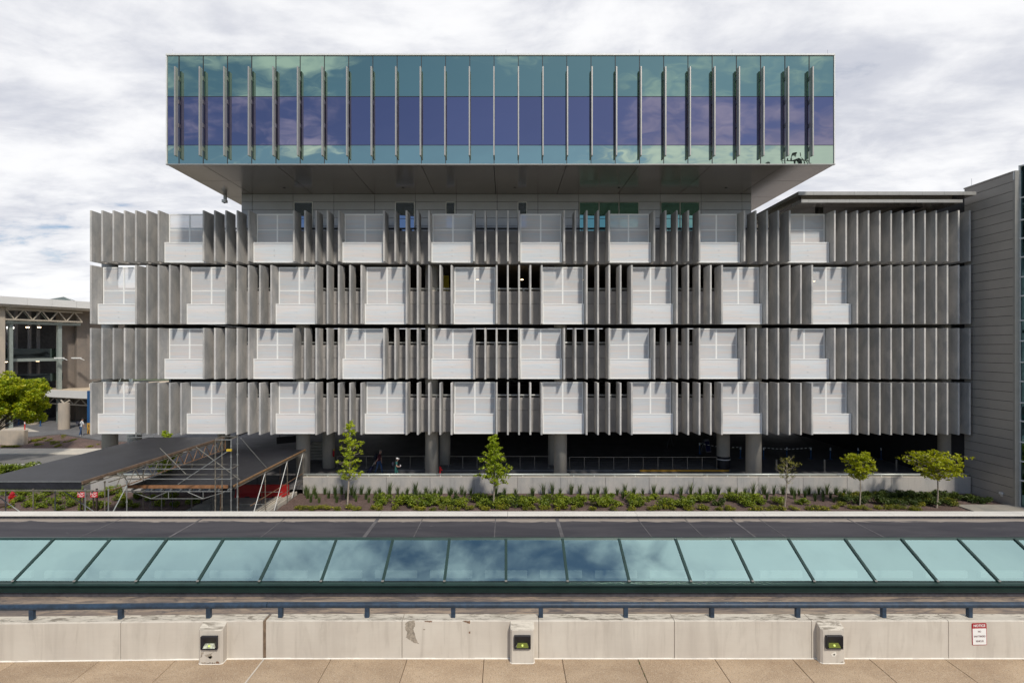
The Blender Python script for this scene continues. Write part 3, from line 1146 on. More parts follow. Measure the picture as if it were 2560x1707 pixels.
for r, (zt, zb_, zs) in enumerate(ROWS):
    fin_me = MB().box(-FT / 2, FT / 2, 0, FD - .004, zb_, zt).mesh('fin', bevel=.012)
    fin_me.materials.append(MATS['fin_concrete'])
    gone = set(i + k for i in SKIP[r] for k in range(3))
    for i in range(NSLOT):
        if i in gone:
            continue
        o = link('fin', fin_me, None, None, (X0 + PITCH * i + FT / 2 + rr.uniform(-.004, .004), FY + rr.uniform(-.006, .006), 0))
        o.rotation_euler = (0, 0, rr.uniform(-.004, .004))
        gpart(o)
    # white screens in the gaps: tall sheet 1 m back, lower sheet half a metre back
    W = 1.445
    yu, yl = FY + 1.0, FY + .5
    zl = zb_ + 1.41
    fr = MB()
    t_ = .075

    def frame(m, y, x0, x1, z0, z1, t, dep=.06):
        m.box(x0, x1, y, y + dep, z1 - t, z1)
        m.box(x0, x1, y, y + dep, z0, z0 + t)
        m.box(x0, x0 + t, y, y + dep, z0 + t, z1 - t)
        m.box(x1 - t, x1, y, y + dep, z0 + t, z1 - t)
    frame(fr, yu, -W, W, zb_ + .02, zt, t_)
    fr.box(-.05, .05, yu + .024, yu + .085, zb_ + .1, zt - t_)
    zh = zs + .0
    fr.box(-W + t_, -.052, yu + .027, yu + .08, zh - .03, zh + .03)
    fr.box(.052, W - t_, yu + .027, yu + .08, zh - .03, zh + .03)
    fr_me = fr.mesh('screen_panel')
    fr_me.materials.append(MATS['white_frame'])
    lf = MB()
    frame(lf, yl, -W + .002, W - .002, zb_, zl, .07)
    for sx in (-1, 1):      # brackets tying the lower sheet back
        for z in (zb_ + .12, zl - .2):
            lf.box(sx * (W - .06), sx * (W - .03), yl + .06, yu, z, z + .05)
    lf_me = lf.mesh('lower_frame')
    lf_me.materials.append(MATS['white_frame'])
    um = MB().quad([(-W + .02, yu + .03, zb_ + .05), (W - .02, yu + .03, zb_ + .05), (W - .02, yu + .03, zt - .03), (-W + .02, yu + .03, zt - .03)])
    um_me = um.mesh('mesh_sheet'); um_me.materials.append(MATS['screen_mesh'])
    lm = MB().quad([(-W + .02, yl + .03, zb_ + .03), (W - .02, yl + .03, zb_ + .03), (W - .02, yl + .03, zl - .03), (-W + .02, yl + .03, zl - .03)])
    lm_me = lm.mesh('lower_mesh_sheet'); lm_me.materials.append(MATS['screen_mesh_dense'])
    hg = MB()
    hg.box(-.03, .03, yl - .02, yl + .0295, zl - .55, zl - .535)
    hg.box(-.03, .03, yl - .02, yl + .0295, zl - .92, zl - .905)
    hg_me = hg.mesh('handle'); hg_me.materials.append(MATS['white_metal'])
    for i in SKIP[r]:
        xc = X0 + PITCH * (i + 1) + FT / 2
        p = link('screen_panel', fr_me, None, None, (xc, 0, 0))
        gpart(p)
        for nm, me in (('lower_frame', lf_me), ('mesh_sheet', um_me), ('mesh_sheet', lm_me), ('handle', hg_me)):
            link(nm, me, None, p)
    # spandrel panels with a horizontal joint, in lengths of eight bays
    zj = zs - (.90 if r != 0 else .88)
    x = X0 + .05
    k = 0
    while x < XR - .3:
        x1 = min(x + PITCH * (4 if k == 0 else 8), XR - .05)
        gpart(MB().box(x + .008, x1 - .008, SY, SY + .2, zj + .008, zs).build('spandrel_panel', 'spandrel_concrete', None, .012))
        gpart(MB().box(x + .008, x1 - .008, SY, SY + .2, zb_ + .012, zj - .008).build('spandrel_panel', 'spandrel_concrete', None, .012))
        x = x1
        k += 1
    gpart(MB().box(X0 + .07, XR - .07, SY + .06, SY + .28, zb_ + .05, zs - .03).build('spandrel_backing', 'dark_joint'))
    # pipe rail above the spandrel
    rz = zs + .165
    gpart(MB().tube((X0 + .1, SY + .1, rz), (XR - .1, SY + .1, rz), .068, n=12).build('guard_rail', 'grey_rail' if r else 'dark_rail', None, smooth=True))
    x = X0 + .9
    pm = MB().box(-.03, .03, -.03, .03, 0, .14).mesh('rail_post')
    pm.materials.append(MATS['pale_rail' if r else 'dark_rail'])
    while x < XR - .3:
        gpart(link('rail_post', pm, None, None, (x, SY + .1, zs)))
        x += PITCH * 2.67
    # slab with a downstand edge beam
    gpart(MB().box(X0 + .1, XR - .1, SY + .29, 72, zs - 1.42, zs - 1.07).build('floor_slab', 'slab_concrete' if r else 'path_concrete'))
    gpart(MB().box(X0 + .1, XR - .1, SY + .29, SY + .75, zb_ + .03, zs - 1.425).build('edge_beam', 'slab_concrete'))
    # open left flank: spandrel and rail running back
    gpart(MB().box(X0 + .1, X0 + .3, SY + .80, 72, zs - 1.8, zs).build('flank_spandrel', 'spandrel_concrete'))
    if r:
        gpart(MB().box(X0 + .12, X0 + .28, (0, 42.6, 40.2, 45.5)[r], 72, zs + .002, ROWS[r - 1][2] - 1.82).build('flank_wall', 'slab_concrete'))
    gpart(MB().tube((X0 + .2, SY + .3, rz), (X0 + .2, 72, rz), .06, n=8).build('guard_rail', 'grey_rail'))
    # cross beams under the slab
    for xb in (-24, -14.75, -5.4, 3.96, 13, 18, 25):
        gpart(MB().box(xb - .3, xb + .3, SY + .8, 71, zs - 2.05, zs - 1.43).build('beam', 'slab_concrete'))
# rear wall and right flank close the building
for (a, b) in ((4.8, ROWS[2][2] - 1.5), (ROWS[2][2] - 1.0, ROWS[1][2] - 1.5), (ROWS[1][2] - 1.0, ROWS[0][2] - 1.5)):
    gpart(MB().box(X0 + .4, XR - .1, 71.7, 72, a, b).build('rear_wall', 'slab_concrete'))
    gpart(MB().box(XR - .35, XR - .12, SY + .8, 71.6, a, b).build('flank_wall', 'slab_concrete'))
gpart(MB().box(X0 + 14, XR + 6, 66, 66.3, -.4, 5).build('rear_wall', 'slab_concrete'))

# columns: front line and second line
CD = 39.45
roof_z = ROWS[0][2] - 1.43
for (px, d, rad, top) in ((275, CD, .50, roof_z), (758, CD, .485, roof_z), (1079.5, CD, .475, roof_z), (1401, CD, .475, roof_z),
                          (1884, CD, .54, roof_z), (2366, CD, .52, roof_z),
                          (822, 43.0, .48, 4.6), (1112, 43.6, .44, 4.6), (1385, 43.6, .48, 4.6), (1808, 42.2, .49, 4.6),
                          (560, 43, .45, 4.6), (337, 44, .5, 4.6)):
    c = gpart(MB().lathe((xat(px, d), d, -.6), [(rad, 0), (rad, top + .6)], 28).build('column', 'column_concrete', None))
    for p in c.data.polygons:
        p.use_smooth = len(p.vertices) == 4
cw = xat(1808, 42.2)
wrap = gpart(MB().lathe((cw, 42.2, .13), [(.515, 0), (.515, .95)], 28).build('column_wrap', 'lamp_black', None))
gpart(MB().lathe((cw, 42.2, .83), [(.522, 0), (.522, .06)], 28).build('reflective_band', 'print_white', None))

# ceiling lights of the parking levels (lit in the photograph)
emis('warm_tube', (1.0, 0.72, 0.42), 8)
emis('soft_tube', (1.0, 0.9, 0.75), 8)
for px, py, d, em in ((1305, 699, 46, 'warm_tube'), (1194, 699, 46, 'warm_tube'), (2035, 703, 44, 'warm_tube'), (1459, 700, 44, 'warm_tube'), (1462, 836, 47, 'soft_tube'), (1006, 860, 47, 'warm_tube')):
    p = at(px, py, d)
    l = gpart(MB().box(p.x - .1, p.x + .1, d, d + .1, p.z - .025, p.z + .025).build('ceiling_light', em))
p = at(1113, 711, 43)
gpart(MB().box(p.x - .28, p.x + .28, 43, 43.3, ROWS[1][2] - 1.06, p.z + .7).build('kiosk', 'yellow_panel'))
p = at(870, 695, 50)

# arcade at street level
struct(MB().box(-29.3, 45, 37.46, 110, -.3, 0).build('arcade_floor', 'garage_floor'))
isl = struct(MB().box(xat(850, 42), xat(1826, 41.6), 41.5, 44.6, .004, .15).build('kerb_island', 'path_dark', None, .02))
bx('kerb_paint', 'ochre_paint', isl, xat(1600, 41.4), xat(1824, 41.4), 41.485, 41.6, .02, .153)

# cable guard rails inside the arcade
def cable_rail(pa, pb, d, n, lab):
    xa, xb = xat(pa, d), xat(pb, d)
    t = thing('cable_railing', lab, 'railing', (xa, d, .15), 0, 'thin railings on the arcade kerb')
    L_ = xb - xa
    MB().box(0, L_, -.02, .02, .88, .92).build('top_rail', 'steel_post', t)
    for k in range(n + 1):
        x = L_ * k / n
        bx('post', 'steel_post', t, x - .018, x + .018, -.018, .018, 0, .88)
        bx('base_plate', 'grey_rail', t, x - .07, x + .07, -.07, .07, .001, .015)
    for z in (.15, .33, .51, .69):
        MB().tube((0, 0, z), (L_, 0, z), .004, n=4).build('cable', 'dark_rail', t)


cable_rail(843, 1062, 42.2, 6, 'thin metal railing behind the walking travellers in the arcade')
cable_rail(1121, 1372, 42.2, 7, 'thin metal railing in the arcade behind the bushier bright sapling')
cable_rail(1424, 1792, 41.9, 10, 'long thin metal railing ending at the black wrapped column')

# stairs behind the second column
st = thing('concrete_stairs', 'dark concrete steps rising beside the round column in the arcade', 'stairs', (xat(792, 46), 46, 0))
for k in range(6):
    bx('step', 'path_concrete', st, -1.0, .75, k * .3, 2.0, k * .2, (k + 1) * .2)

# hanging sign in the arcade
hs = thing('hanging_sign', 'black directional sign hanging from the arcade ceiling by the scaffold', 'sign', at(724, 1098, 45.5), R(38))
bx('board', 'lamp_black', hs, -1.05, 1.05, -.05, .05, -.28, .28)
for s in (-1, 1):
    bx('hanger', 'lamp_black', hs, s * .8 - .015, s * .8 + .015, -.015, .015, .28, 1.2)

# ================================================================== GARDEN WALL
GY = 37.15
GT = zat(1191, GY) - .055


def garden_wall(xa, xb, lab, jpx, rail=True):
    t = thing('garden_wall', lab, 'wall', (xa, GY, GZ))
    js = [xa] + [x for x in jpx if xa + .3 < x < xb - .3] + [xb]
    for a, b in zip(js[:-1], js[1:]):
        bx('wall_panel', 'garden_wall_concrete', t, a - xa + .008, b - xa - .008, 0, .28, -.4, GT - GZ, .012)
        bx('coping', 'kerb_concrete', t, a - xa + .004, b - xa - .004, -.012, .29, GT - GZ + .001, GT - GZ + .05, .008)
    bx('joint_filler', 'dark_joint', t, .05, xb - xa - .05, .03, .26, -.35, GT - GZ - .02)
    zr = zat(1185.5, GY + .14) - GZ
    n = max(1, round((xb - xa) / 9.3))
    for k in range(n):
        a, b = (xb - xa) * k / n + .01, (xb - xa) * (k + 1) / n - .01
        MB().tube((a, .14, zr), (b, .14, zr), .065, n=14).build('rail_pipe', 'pale_rail', t, smooth=True)
        for q in range(int((b - a) / 1.42)):
            x = a + .25 + q * 1.42
            bx('rail_bracket', 'pale_rail', t, x - .035, x + .035, .1, .18, GT - GZ + .05, zr - .04)
    return t


jp = [xat(p, GY) for p in (855, 966, 1075, 1185, 1294, 1402, 1514, 1623, 1733, 1843, 1897, 2008, 2118, 2228)]
garden_wall(xat(757, GY), 32.0, 'long pale concrete garden wall with pipe rail behind the planting bed', jp)
garden_wall(-28.6, -19.75, 'short concrete garden wall with pipe rail under the black scaffold roof', [-24.2, -21.9])

# ================================================================== OFFICE BLOCK ON TOP
BY = 33.75
SB = BY / F
BX0, BX1 = xat(415.5, BY), xat(2087, BY)
BZ0, BZ1 = zat(412, BY), zat(135, BY)
BD = 58.0
off = thing('office_block', 'cantilevered glass office box of green and violet glass above the garage', 'building', (0, 48, roof_z + .35))


def opart(o):
    o.parent = off
    o.matrix_parent_inverse = Matrix.Translation(-off.location)
    return o


# body behind the glass and its roof edge
opart(MB().box(BX0 + .06, BX1 - .06, BY + .12, BD, BZ0 + .1, BZ1 - .02).build('box_body', 'dark_interior'))
opart(MB().box(BX0 - .01, BX1 + .01, BY - .05, BY + .14, zat(139.5, BY), BZ1).build('roof_coping', 'white_metal', None, .01))
opart(MB().box(BX0 - .012, BX1 + .012, BY - .045, BY + .11, BZ0 - .02, zat(410.3, BY)).build('base_trim', 'louver_metal', None, .006))
opart(MB().box(BX0 - .012, BX0 + .055, BY - .03, BY + .10, zat(410.2, BY), zat(139.7, BY)).build('corner_trim', 'white_metal'))
opart(MB().box(BX1 - .055, BX1 + .012, BY - .03, BY + .10, zat(410.2, BY), zat(139.7, BY)).build('corner_trim', 'white_metal'))
mull = [446.9 + 60.635 * k for k in range(27)]
ed = [BX0 + .056] + [xat(p, BY) for p in mull] + [BX1 - .056]
zr_ = [zat(410.2, BY), zat(363, BY), zat(241.5, BY), zat(139.7, BY)]
rr = random.Random(21)
for i, (a, b) in enumerate(zip(ed[:-1], ed[1:])):
    for j in range(3):
        z0, z1 = zr_[j] + .018, zr_[j + 1] - .018
        mt = ('pale_green_glass', 'purple_glass', 'green_glass')[j]
        tx, tz = rr.uniform(-.0022, .0022), rr.uniform(-.0022, .0022)
        x0, x1 = a + .022, b - .022
        y = BY + .03
        m = MB()
        hw, hh = (x1 - x0) / 2, (z1 - z0) / 2
        m.quad([(x0, y - tx * hw - tz * hh, z0), (x1, y + tx * hw - tz * hh, z0), (x1, y + tx * hw + tz * hh, z1), (x0, y - tx * hw + tz * hh, z1)])
        opart(m.build('glass_pane', mt, raw=True))
opart(MB().box(BX0 + .06, BX1 - .06, BY + .06, BY + .115, BZ0 + .05, BZ1 - .2).build('curtain_wall_backing', 'dark_joint'))
for p in mull:
    x = xat(p, BY)
    opart(MB().box(x - .02, x + .02, BY + .005, BY + .058, zr_[0], zr_[3]).build('mullion', 'dark_joint'))
for z in zr_[1:3]:
    for a, b in zip(ed[:-1], ed[1:]):
        pass
    opart(MB().box(BX0 + .06, BX1 - .06, BY + .012, BY + .057, z - .014, z + .014).build('transom', 'dark_joint'))
# vertical louvre blades standing off the glass
lz0, lz1 = zat(389, BY - .4), zat(166.5, BY - .4)
lb = MB().box(-.042, .042, -.43, -.13, lz0, lz1).mesh('louver_blade', bevel=.01)
lb.materials.append(MATS['louver_metal'])
br = MB()
for k in range(4):
    z = lz0 + .55 + (lz1 - lz0 - 1.1) * k / 3
    br.box(-.02, .02, -.128, .004, z - .12, z + .12)
br_me = br.mesh('bracket')
br_me.materials.append(MATS['louver_metal'])
for p in mull:
    o = link('louver_blade', lb, None, None, (xat(p, BY), BY, 0))
    opart(o)
    link('bracket', br_me, None, o)
# soffit panels
n_s = 9
sx0 = xat(507, BY)
xs = [BX0] + [xat(507 + 181.9 * k, BY) for k in range(9)] + [BX1]
ys = [BY + .11, BY + 3.3, 41.0, 50.0, BD]
for a, b in zip(xs[:-1], xs[1:]):
    for y0, y1 in zip(ys[:-1], ys[1:]):
        opart(MB().box(a + .02, b - .02, y0 + .02, y1 - .02, BZ0, BZ0 + .06).build('soffit_panel', 'soffit_metal'))
opart(MB().box(BX0 + .03, BX1 - .03, BY + .13, BD - .03, BZ0 + .065, BZ0 + .095).build('soffit_backing', 'dark_joint'))
for px in (710, 1008, 1287, 1547, 1815):
    d = 38.6
    opart(MB().tube((xat(px, d), d, BZ0 - .02), (xat(px, d), d, BZ0), .09, n=14).build('downlight', 'dark_joint'))
# core wall under the box
KY = 40.2
KX0, KX1 = xat(604, KY), xat(1878, KY)
opart(MB().box(KX0 + .02, KX1 - .02, KY + .05, BD - 2, roof_z + .36, BZ0 - .002).build('core_body', 'dark_joint'))
vx = [KX0] + [xat(630.5 + 102.05 * k, KY) for k in range(13)] + [KX1]
vx = [v for v in vx if KX0 <= v <= KX1]
zz = [BZ0 - .004] + [zat(p, KY) for p in (504.8, 525, 545.2, 565.4, 585.6, 605.8)] + [roof_z + .36]
for a, b in zip(vx[:-1], vx[1:]):
    if b - a < .1:
        continue
    for z1, z0 in zip(zz[:-1], zz[1:]):
        opart(MB().box(a + .016, b - .016, KY, KY + .045, z0 + .014, z1 - .014).build('wall_panel', 'core_panel_metal'))
y = KY + 6
while y < BD - 3:
    y += 100
# side faces of the core
for xs_, sg in ((KX0, -1), (KX1, 1)):
    opart(MB().box(xs_ - (.03 if sg < 0 else -.0), xs_ + (.03 if sg > 0 else 0), KY + .06, BD - 2.05, roof_z + .37, BZ0 - .004).build('side_wall', 'core_panel_metal'))
for (pa, pb, n, mt) in ((735, 782.5, 1, 'core_glass'), (988, 1037, 1, 'core_glass'), (1114.5, 1138, 1, 'core_glass'), (1294, 1317.5, 1, 'core_glass'), (1447.5, 1597, 3, 'core_green_glass'), (1651, 1748.5, 2, 'core_green_glass')):
    a, b = xat(pa, KY), xat(pb, KY)
    zt, zb2 = zat(505.5, KY), roof_z + .5
    w = opart(MB().box(a, b, KY - .01, KY - .004, zb2, zt).build('window', 'dark_joint'))
    m = MB()
    t_ = .05
    m.box(a, b, KY - .06, KY - .012, zt - t_, zt).box(a, a + t_, KY - .06, KY - .012, zb2, zt - t_).box(b - t_, b, KY - .06, KY - .012, zb2, zt - t_)
    for k in range(1, n):
        x = a + (b - a) * k / n
        m.box(x - .03, x + .03, KY - .06, KY - .012, zb2, zt - t_)
    zt2 = zat(547, KY)
    m.build('frame', 'white_metal' if n == 1 else 'louver_metal', w)
    for k in range(n):
        xa, xb = a + (b - a) * k / n + .045, a + (b - a) * (k + 1) / n - .045
        for z0, z1 in ((zb2, zt2 - .02), (zt2 + .02, zt - t_)):
            MB().quad([(xa, KY - .03, z0), (xb, KY - .03, z0), (xb, KY - .03, z1), (xa, KY - .03, z1)]).build('pane', mt, w, raw=True)
# lightning rods on the roof edge
for px in (431, 1598, 1830, 2069, 900, 1265):
    opart(MB().tube((xat(px, BY + .3), BY + .3, BZ1 - .05), (xat(px, BY + .3), BY + .3, BZ1 + .42), .008, n=5).build('lightning_rod', 'grey_rail'))
# camera under the soffit
cc = thing('security_camera', 'small pale security camera hanging under the left end of the soffit', 'camera', (xat(563, 40.5), 40.5, BZ0))
bx('mount', 'louver_metal', cc, -.09, .09, -.09, .09, -.34, -.002)
bx('housing', 'white_metal', cc, -.2, .12, -.16, .16, -.56, -.34, .02)
MB().lathe((-.05, 0, -.62), [(.01, 0), (.06, .02), (.08, .06)], 14).build('dome', 'lamp_black', cc, smooth=True)

# ================================================================== CANOPY ON THE ROOF, RIGHT
cn = thing('roof_canopy', 'two tier flat metal canopy on round posts above the right fins', 'canopy', (25.5, 42, roof_z + .35))


def cpart(o):
    o.parent = cn
    o.matrix_parent_inverse = Matrix.Translation(-cn.location)
    return o


def tier(d, pl, pr, yt, yb, dep, joints_px):
    xa, xb = xat(pl, d), xat(pr, d)
    zt, zb2 = zat(yt, d), zat(yb, d)
    cpart(MB().box(xa + .02, xb - .02, d + .05, d + dep, zb2 + .01, zt - .02).build('deck', 'soffit_metal'))
    js = [xa] + [xat(p, d) for p in joints_px] + [xb]
    for a, b in zip(js[:-1], js[1:]):
        cpart(MB().box(a + .006, b - .006, d, d + .045, zb2, zt).build('fascia_panel', 'louver_metal'))
    cpart(MB().box(xa, xa + .018, d + .05, d + dep, zb2, zt).build('fascia_panel', 'louver_metal'))


tier(36.3, 1996, 2441, 479, 487.5, 16, (2034, 2080, 2136, 2193, 2249, 2306, 2361, 2408))
tier(36.45, 2003, 2407, 499, 506.5, 1.2, (2022, 2068, 2124, 2180, 2235, 2291, 2345))
for xa_, xb_ in ((xat(2003, 36.45) + .02, xat(2003, 36.45) + 1.2), (xat(2407, 36.45) - 1.2, xat(2407, 36.45) - .02)):
    cpart(MB().box(xa_, xb_, 37.66, 49, zat(506.5, 36.45) + .01, zat(499, 36.45) - .02).build('side_band', 'soffit_metal'))
cpart(MB().box(xat(2003, 36.45) + .3, xat(2407, 36.45) - .3, 37.0, 37.3, zat(499, 36.45) - .018, zat(487.5, 36.3) + .005).build('hanger_beam', 'soffit_metal'))
for px in (2048, 2320):
    d = 38.95
    cpart(MB().tube((xat(px, d), d, roof_z + .36), (xat(px, d), d, zat(487.5, 36.3) + .005), .26, n=20).build('post', 'steel_post', None, smooth=True))

# ================================================================== BUILDING ON THE RIGHT
rb = thing('grey_panel_building', 'tall building clad in grey metal panels at the right edge', 'building', (32.05, 34.1, GZ))


def rpart(o):
    o.parent = rb
    o.matrix_parent_inverse = Matrix.Translation(-rb.location)
    return o


RX, RC = 32.05, 34.12
RT = zat(429, RC)
REND = 37.75
rpart(MB().box(RX + .05, RX + 8, RC + .1, 60, -.7, RT - .5).build('body', 'dark_joint'))
zs_ = RT - .28
k = 0
h = .645
z = RT - .55
zlist = [zs_]
# panel courses follow the joints read off the corner
yj = [441, 454, 478, 501, 526, 550, 573.5, 597, 621.5, 646, 670, 694]
zc = [RT - .06]
z = RT - .62
while z > GZ - .2:
    zc.append(z)
    z -= .605
zc.append(GZ - .3)
for z1, z0 in zip(zc[:-1], zc[1:]):
    rpart(MB().box(RX, RX + .05, RC + .02, REND, z0 + .014, z1 - .014).build('wall_panel', 'side_panel_metal'))
rpart(MB().box(RX - .03, RX + .3, RC - .02, REND + .05, RT - .05, RT + .03).build('roof_coping', 'side_panel_metal'))
rpart(MB().box(RX - .02, RX + .30, RC - .14, RC + .015, GZ - .3, RT + .02).build('corner_trim', 'louver_metal'))
rpart(MB().box(RX - .035, RX + .02, RC - .10, RC - .02, zat(450, RC), RT + .01).build('trim_cap', 'white_metal'))
# the glazed front turning towards the camera
u = Vector((1, -2.84, 0)).normalized()
o0 = Vector((RX + .30, RC - .06, 0))
zr2 = [GZ - .2, zat(1200, 34) , zat(1152, 34), zat(1104, 34), zat(1052, 34), zat(1006, 34), zat(953, 34), zat(905, 34), zat(852, 33.5), zat(800, 33.5), zat(738, 33.5), zat(690, 33.5), zat(640, 33.5), zat(591, 33.3), zat(543, 33.2), zat(486, 33.2), RT + .3]
nrm2 = Vector((-u.y, u.x, 0))
if nrm2.y > 0:
    nrm2 = -nrm2


def slab_on(o0, u, s0, s1, z0, z1, n0, n1):
    a, b = o0 + u * s0, o0 + u * s1
    lo = [a + nrm2 * n1, b + nrm2 * n1, b + nrm2 * n0, a + nrm2 * n0]
    return MB().hexa([(p.x, p.y, z0) for p in lo], [(p.x, p.y, z1) for p in lo])


rpart(slab_on(o0, u, 0, 9, GZ - .3, RT + .35, -.3, -.06).build('front_backing', 'dark_joint'))
for z0, z1 in zip(zr2[:-1], zr2[1:]):
    for s in range(5):
        s0, s1 = .06 + s * 1.7, .06 + (s + 1) * 1.7
        rpart(slab_on(o0, u, s0 + .05, s1 - .03, z0 + .04, z1 - .04, -.05, -.03).build('window_pane', 'dark_window_glass'))
for z in zr2:
    rpart(slab_on(o0, u, 0, 9, z - .04, z + .04, -.05, .05).build('transom', 'white_metal'))
for s in range(6):
    rpart(slab_on(o0, u, .0 + s * 1.7, .08 + s * 1.7, GZ - .3, RT + .35, -.055, .045).build('mullion', 'white_metal'))
rpart(MB().tube((xat(2429, 37), 37.0, RT - .1), (xat(2429, 37), 37.0, RT + .45), .01, n=5).build('lightning_rod', 'grey_rail'))
wl_ = thing('wall_floodlight', 'tiny pale floodlight low on the grey panel wall at right', 'lamp', (RX, 34.9, GZ + .55))
bx('housing', 'white_metal', wl_, -.12, -.002, -.12, .12, 0, .16, .02)
bx('base_plate', 'white_metal', wl_, -.03, -.002, -.08, .08, -.12, 0)
struct(MB().box(28.6, 35, 33.0, 34.4, GZ - .3, GZ + .05).build('stoop_paving', 'path_concrete'))
# ================================================================== LEFT: DRIVE, ISLAND, TERMINAL
struct(MB().box(-90, -29.5, 46.0, 50.6, -.74, -.48).build('drive', 'road_asphalt'))
MB().box(-90, -30, 46.3, 46.5, -.478, -.472).build('edge_line', 'road_paint', bpy.data.objects['drive'])
struct(MB().box(-90, -29.3, 50.6, 53.2, -.74, -.36).build('kerb', 'kerb_concrete', None, .03))
edge_ = [(-110, 57.0), (xat(60, 57), 57.0), (xat(150, 59.2), 59.2), (xat(262, 54.8), 54.8), (-29, 53.4)]
m = MB()
for (a_, b_) in zip(edge_[:-1], edge_[1:]):
    m.quad([(a_[0], 53.2, -.365), (b_[0], 53.2, -.365), (b_[0], b_[1], .02), (a_[0], a_[1], .02)])
struct(m.build('island_bed', 'mulch', raw=True))
m = MB()
for (a_, b_) in zip(edge_[:-1], edge_[1:]):
    m.hexa([(a_[0], a_[1], -.3), (b_[0], b_[1], -.3), (b_[0], 110, -.3), (a_[0], 110, -.3)], [(a_[0], a_[1], .14), (b_[0], b_[1], .14), (b_[0], 110, .14), (a_[0], 110, .14)])
struct(m.build('terminal_sidewalk', 'path_dark'))
MB().quad([(xat(0, 64), 64, .146), (xat(60, 64), 64, .146), (xat(100, 60.5), 60.5, .146), (xat(0, 60.5), 60.5, .146)]).build('paved_patch', 'kerb_concrete', bpy.data.objects['terminal_sidewalk'], raw=True)
# low block wall by the drive
bw = thing('block_wall', 'low tan concrete wall beside the drive below the leafy tree', 'wall', (at(30, 1128, 54.5).x, 54.5, -.36))
x0, x1 = at(-60, 0, 54.5).x - bw.location.x, at(60, 0, 54.5).x - bw.location.x
bx('wall_block', 'terminal_concrete', bw, x0, (x0 + x1) * .5 - .3, 0, .5, -.3, 1.55, .03)
bx('wall_block', 'terminal_concrete', bw, (x0 + x1) * .5 - .28, x1, 0, .5, -.3, 1.55, .03)

term = thing('terminal_building', 'tan concrete terminal with white roof fascia and open steel truss bay', 'building', (-56, 66, .14))


def tpart(o):
    o.parent = term
    o.matrix_parent_inverse = Matrix.Translation(-term.location)
    return o


# facade line running back to the right
ta, tb = Vector((-54.1, 70, 0)), Vector((-60.5, 57.6, 0))
tu = (ta - tb).normalized()          # towards the right / far end
tn = Vector((tu.y, -tu.x, 0))        # facing the photographer
TL = (ta - tb).length


def on(s, z, n=0.0):
    p = tb + tu * s + tn * n
    return Vector((p.x, p.y, z))


def tslab(s0, s1, z0, z1, n0, n1):
    lo = [on(s0, z0, n1), on(s1, z0, n1), on(s1, z0, n0), on(s0, z0, n0)]
    return MB().hexa(lo, [p + Vector((0, 0, z1 - z0)) for p in lo])


def s_of(px):
    """facade coordinate where the sight line through photograph column px meets the facade"""
    k = (px - CX) / F
    # tb.x + tu.x s = k (tb.y + tu.y s)
    return (k * tb.y - tb.x) / (tu.x - k * tu.y)


def z_of(px, py):
    p = on(s_of(px), 0)
    return HC - (py - CY) * p.y / F


zt_, zf_ = z_of(100, 748), z_of(100, 766)
for pa, pb in ((-150, -60), (-60, 57), (57, 119), (119, 180), (180, 260)):
    tpart(tslab(s_of(pa) + .01, s_of(pb) - .01, zf_, zt_, 0, 1.1).build('fascia_panel', 'fascia_white'))
tpart(tslab(s_of(-150), s_of(300), zf_ - .25, zf_ - .02, -10, .9).build('roof_soffit', 'truss_cream'))
tpart(tslab(s_of(-150), s_of(300), zf_, zt_ - .1, -14, -.02).build('roof_slab', 'sandy_roof'))
# concrete piers either side of the bay
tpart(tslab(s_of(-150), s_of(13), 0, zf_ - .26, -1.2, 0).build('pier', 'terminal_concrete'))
tpart(tslab(s_of(172), s_of(206), 0, zf_ - .26, -3.2, -2.0).build('pier', 'shaded_pier_concrete'))
tpart(tslab(s_of(206), s_of(330), 0, zf_ - .26, -3.2, -1.4).build('pier', 'shaded_pier_concrete'))
# steel truss across the bay
zu, zd = z_of(100, 776), z_of(100, 801)
sa, sb = s_of(13), s_of(205)
tpart(tslab(sa, sb, zu - .12, zu + .06, -.05, .12).build('truss_chord', 'truss_cream'))
tpart(tslab(sa, sb, zd - .1, zd + .08, -.05, .12).build('truss_chord', 'truss_cream'))
nb = 9
for k in range(nb):
    s0, s1 = sa + (sb - sa) * k / nb, sa + (sb - sa) * (k + 1) / nb
    p, q = (on(s0, zu, .05), on(s1, zd, .05)) if k % 2 == 0 else (on(s0, zd, .05), on(s1, zu, .05))
    tpart(MB().tube(p, q, .07, n=6).build('truss_diagonal', 'truss_cream'))
    p, q = (on(s0, zu, -2.5), on(s1, zd, -2.5)) if k % 2 else (on(s0, zd, -2.5), on(s1, zu, -2.5))
    tpart(MB().tube(p, q, .06, n=5).build('truss_diagonal', 'steel_green'))
# glass gusset, columns, decks, dark interior
for pa, pb in ((29, 38), (151, 160)):
    tpart(tslab(s_of(pa), s_of(pb), 0, zd - .12, -1.0, -.5).build('steel_column', 'steel_green'))
tpart(tslab(sa, sb, z_of(100, 811), z_of(100, 805), -1.2, -.3).build('steel_beam', 'steel_green'))
dz = z_of(100, 896)
tpart(tslab(sa, s_of(172), dz - .35, dz, -8, -1.3).build('deck', 'steel_green'))
tpart(tslab(sa, s_of(172), dz + .05, dz + 1.2, -1.6, -1.55).build('balustrade_glass', 'terminal_glass'))
tpart(tslab(sa, s_of(172), z_of(100, 955), z_of(100, 935), -1.6, -1.5).build('balustrade_glass', 'terminal_glass'))
tpart(tslab(s_of(-60), s_of(300), 0, zf_ - .26, -8.4, -8.0).build('inner_wall', 'fabric_grey'))
tpart(tslab(sa, s_of(100), z_of(100, 850), z_of(100, 822), -7.4, -7.0).build('inner_bulkhead', 'inner_grey'))
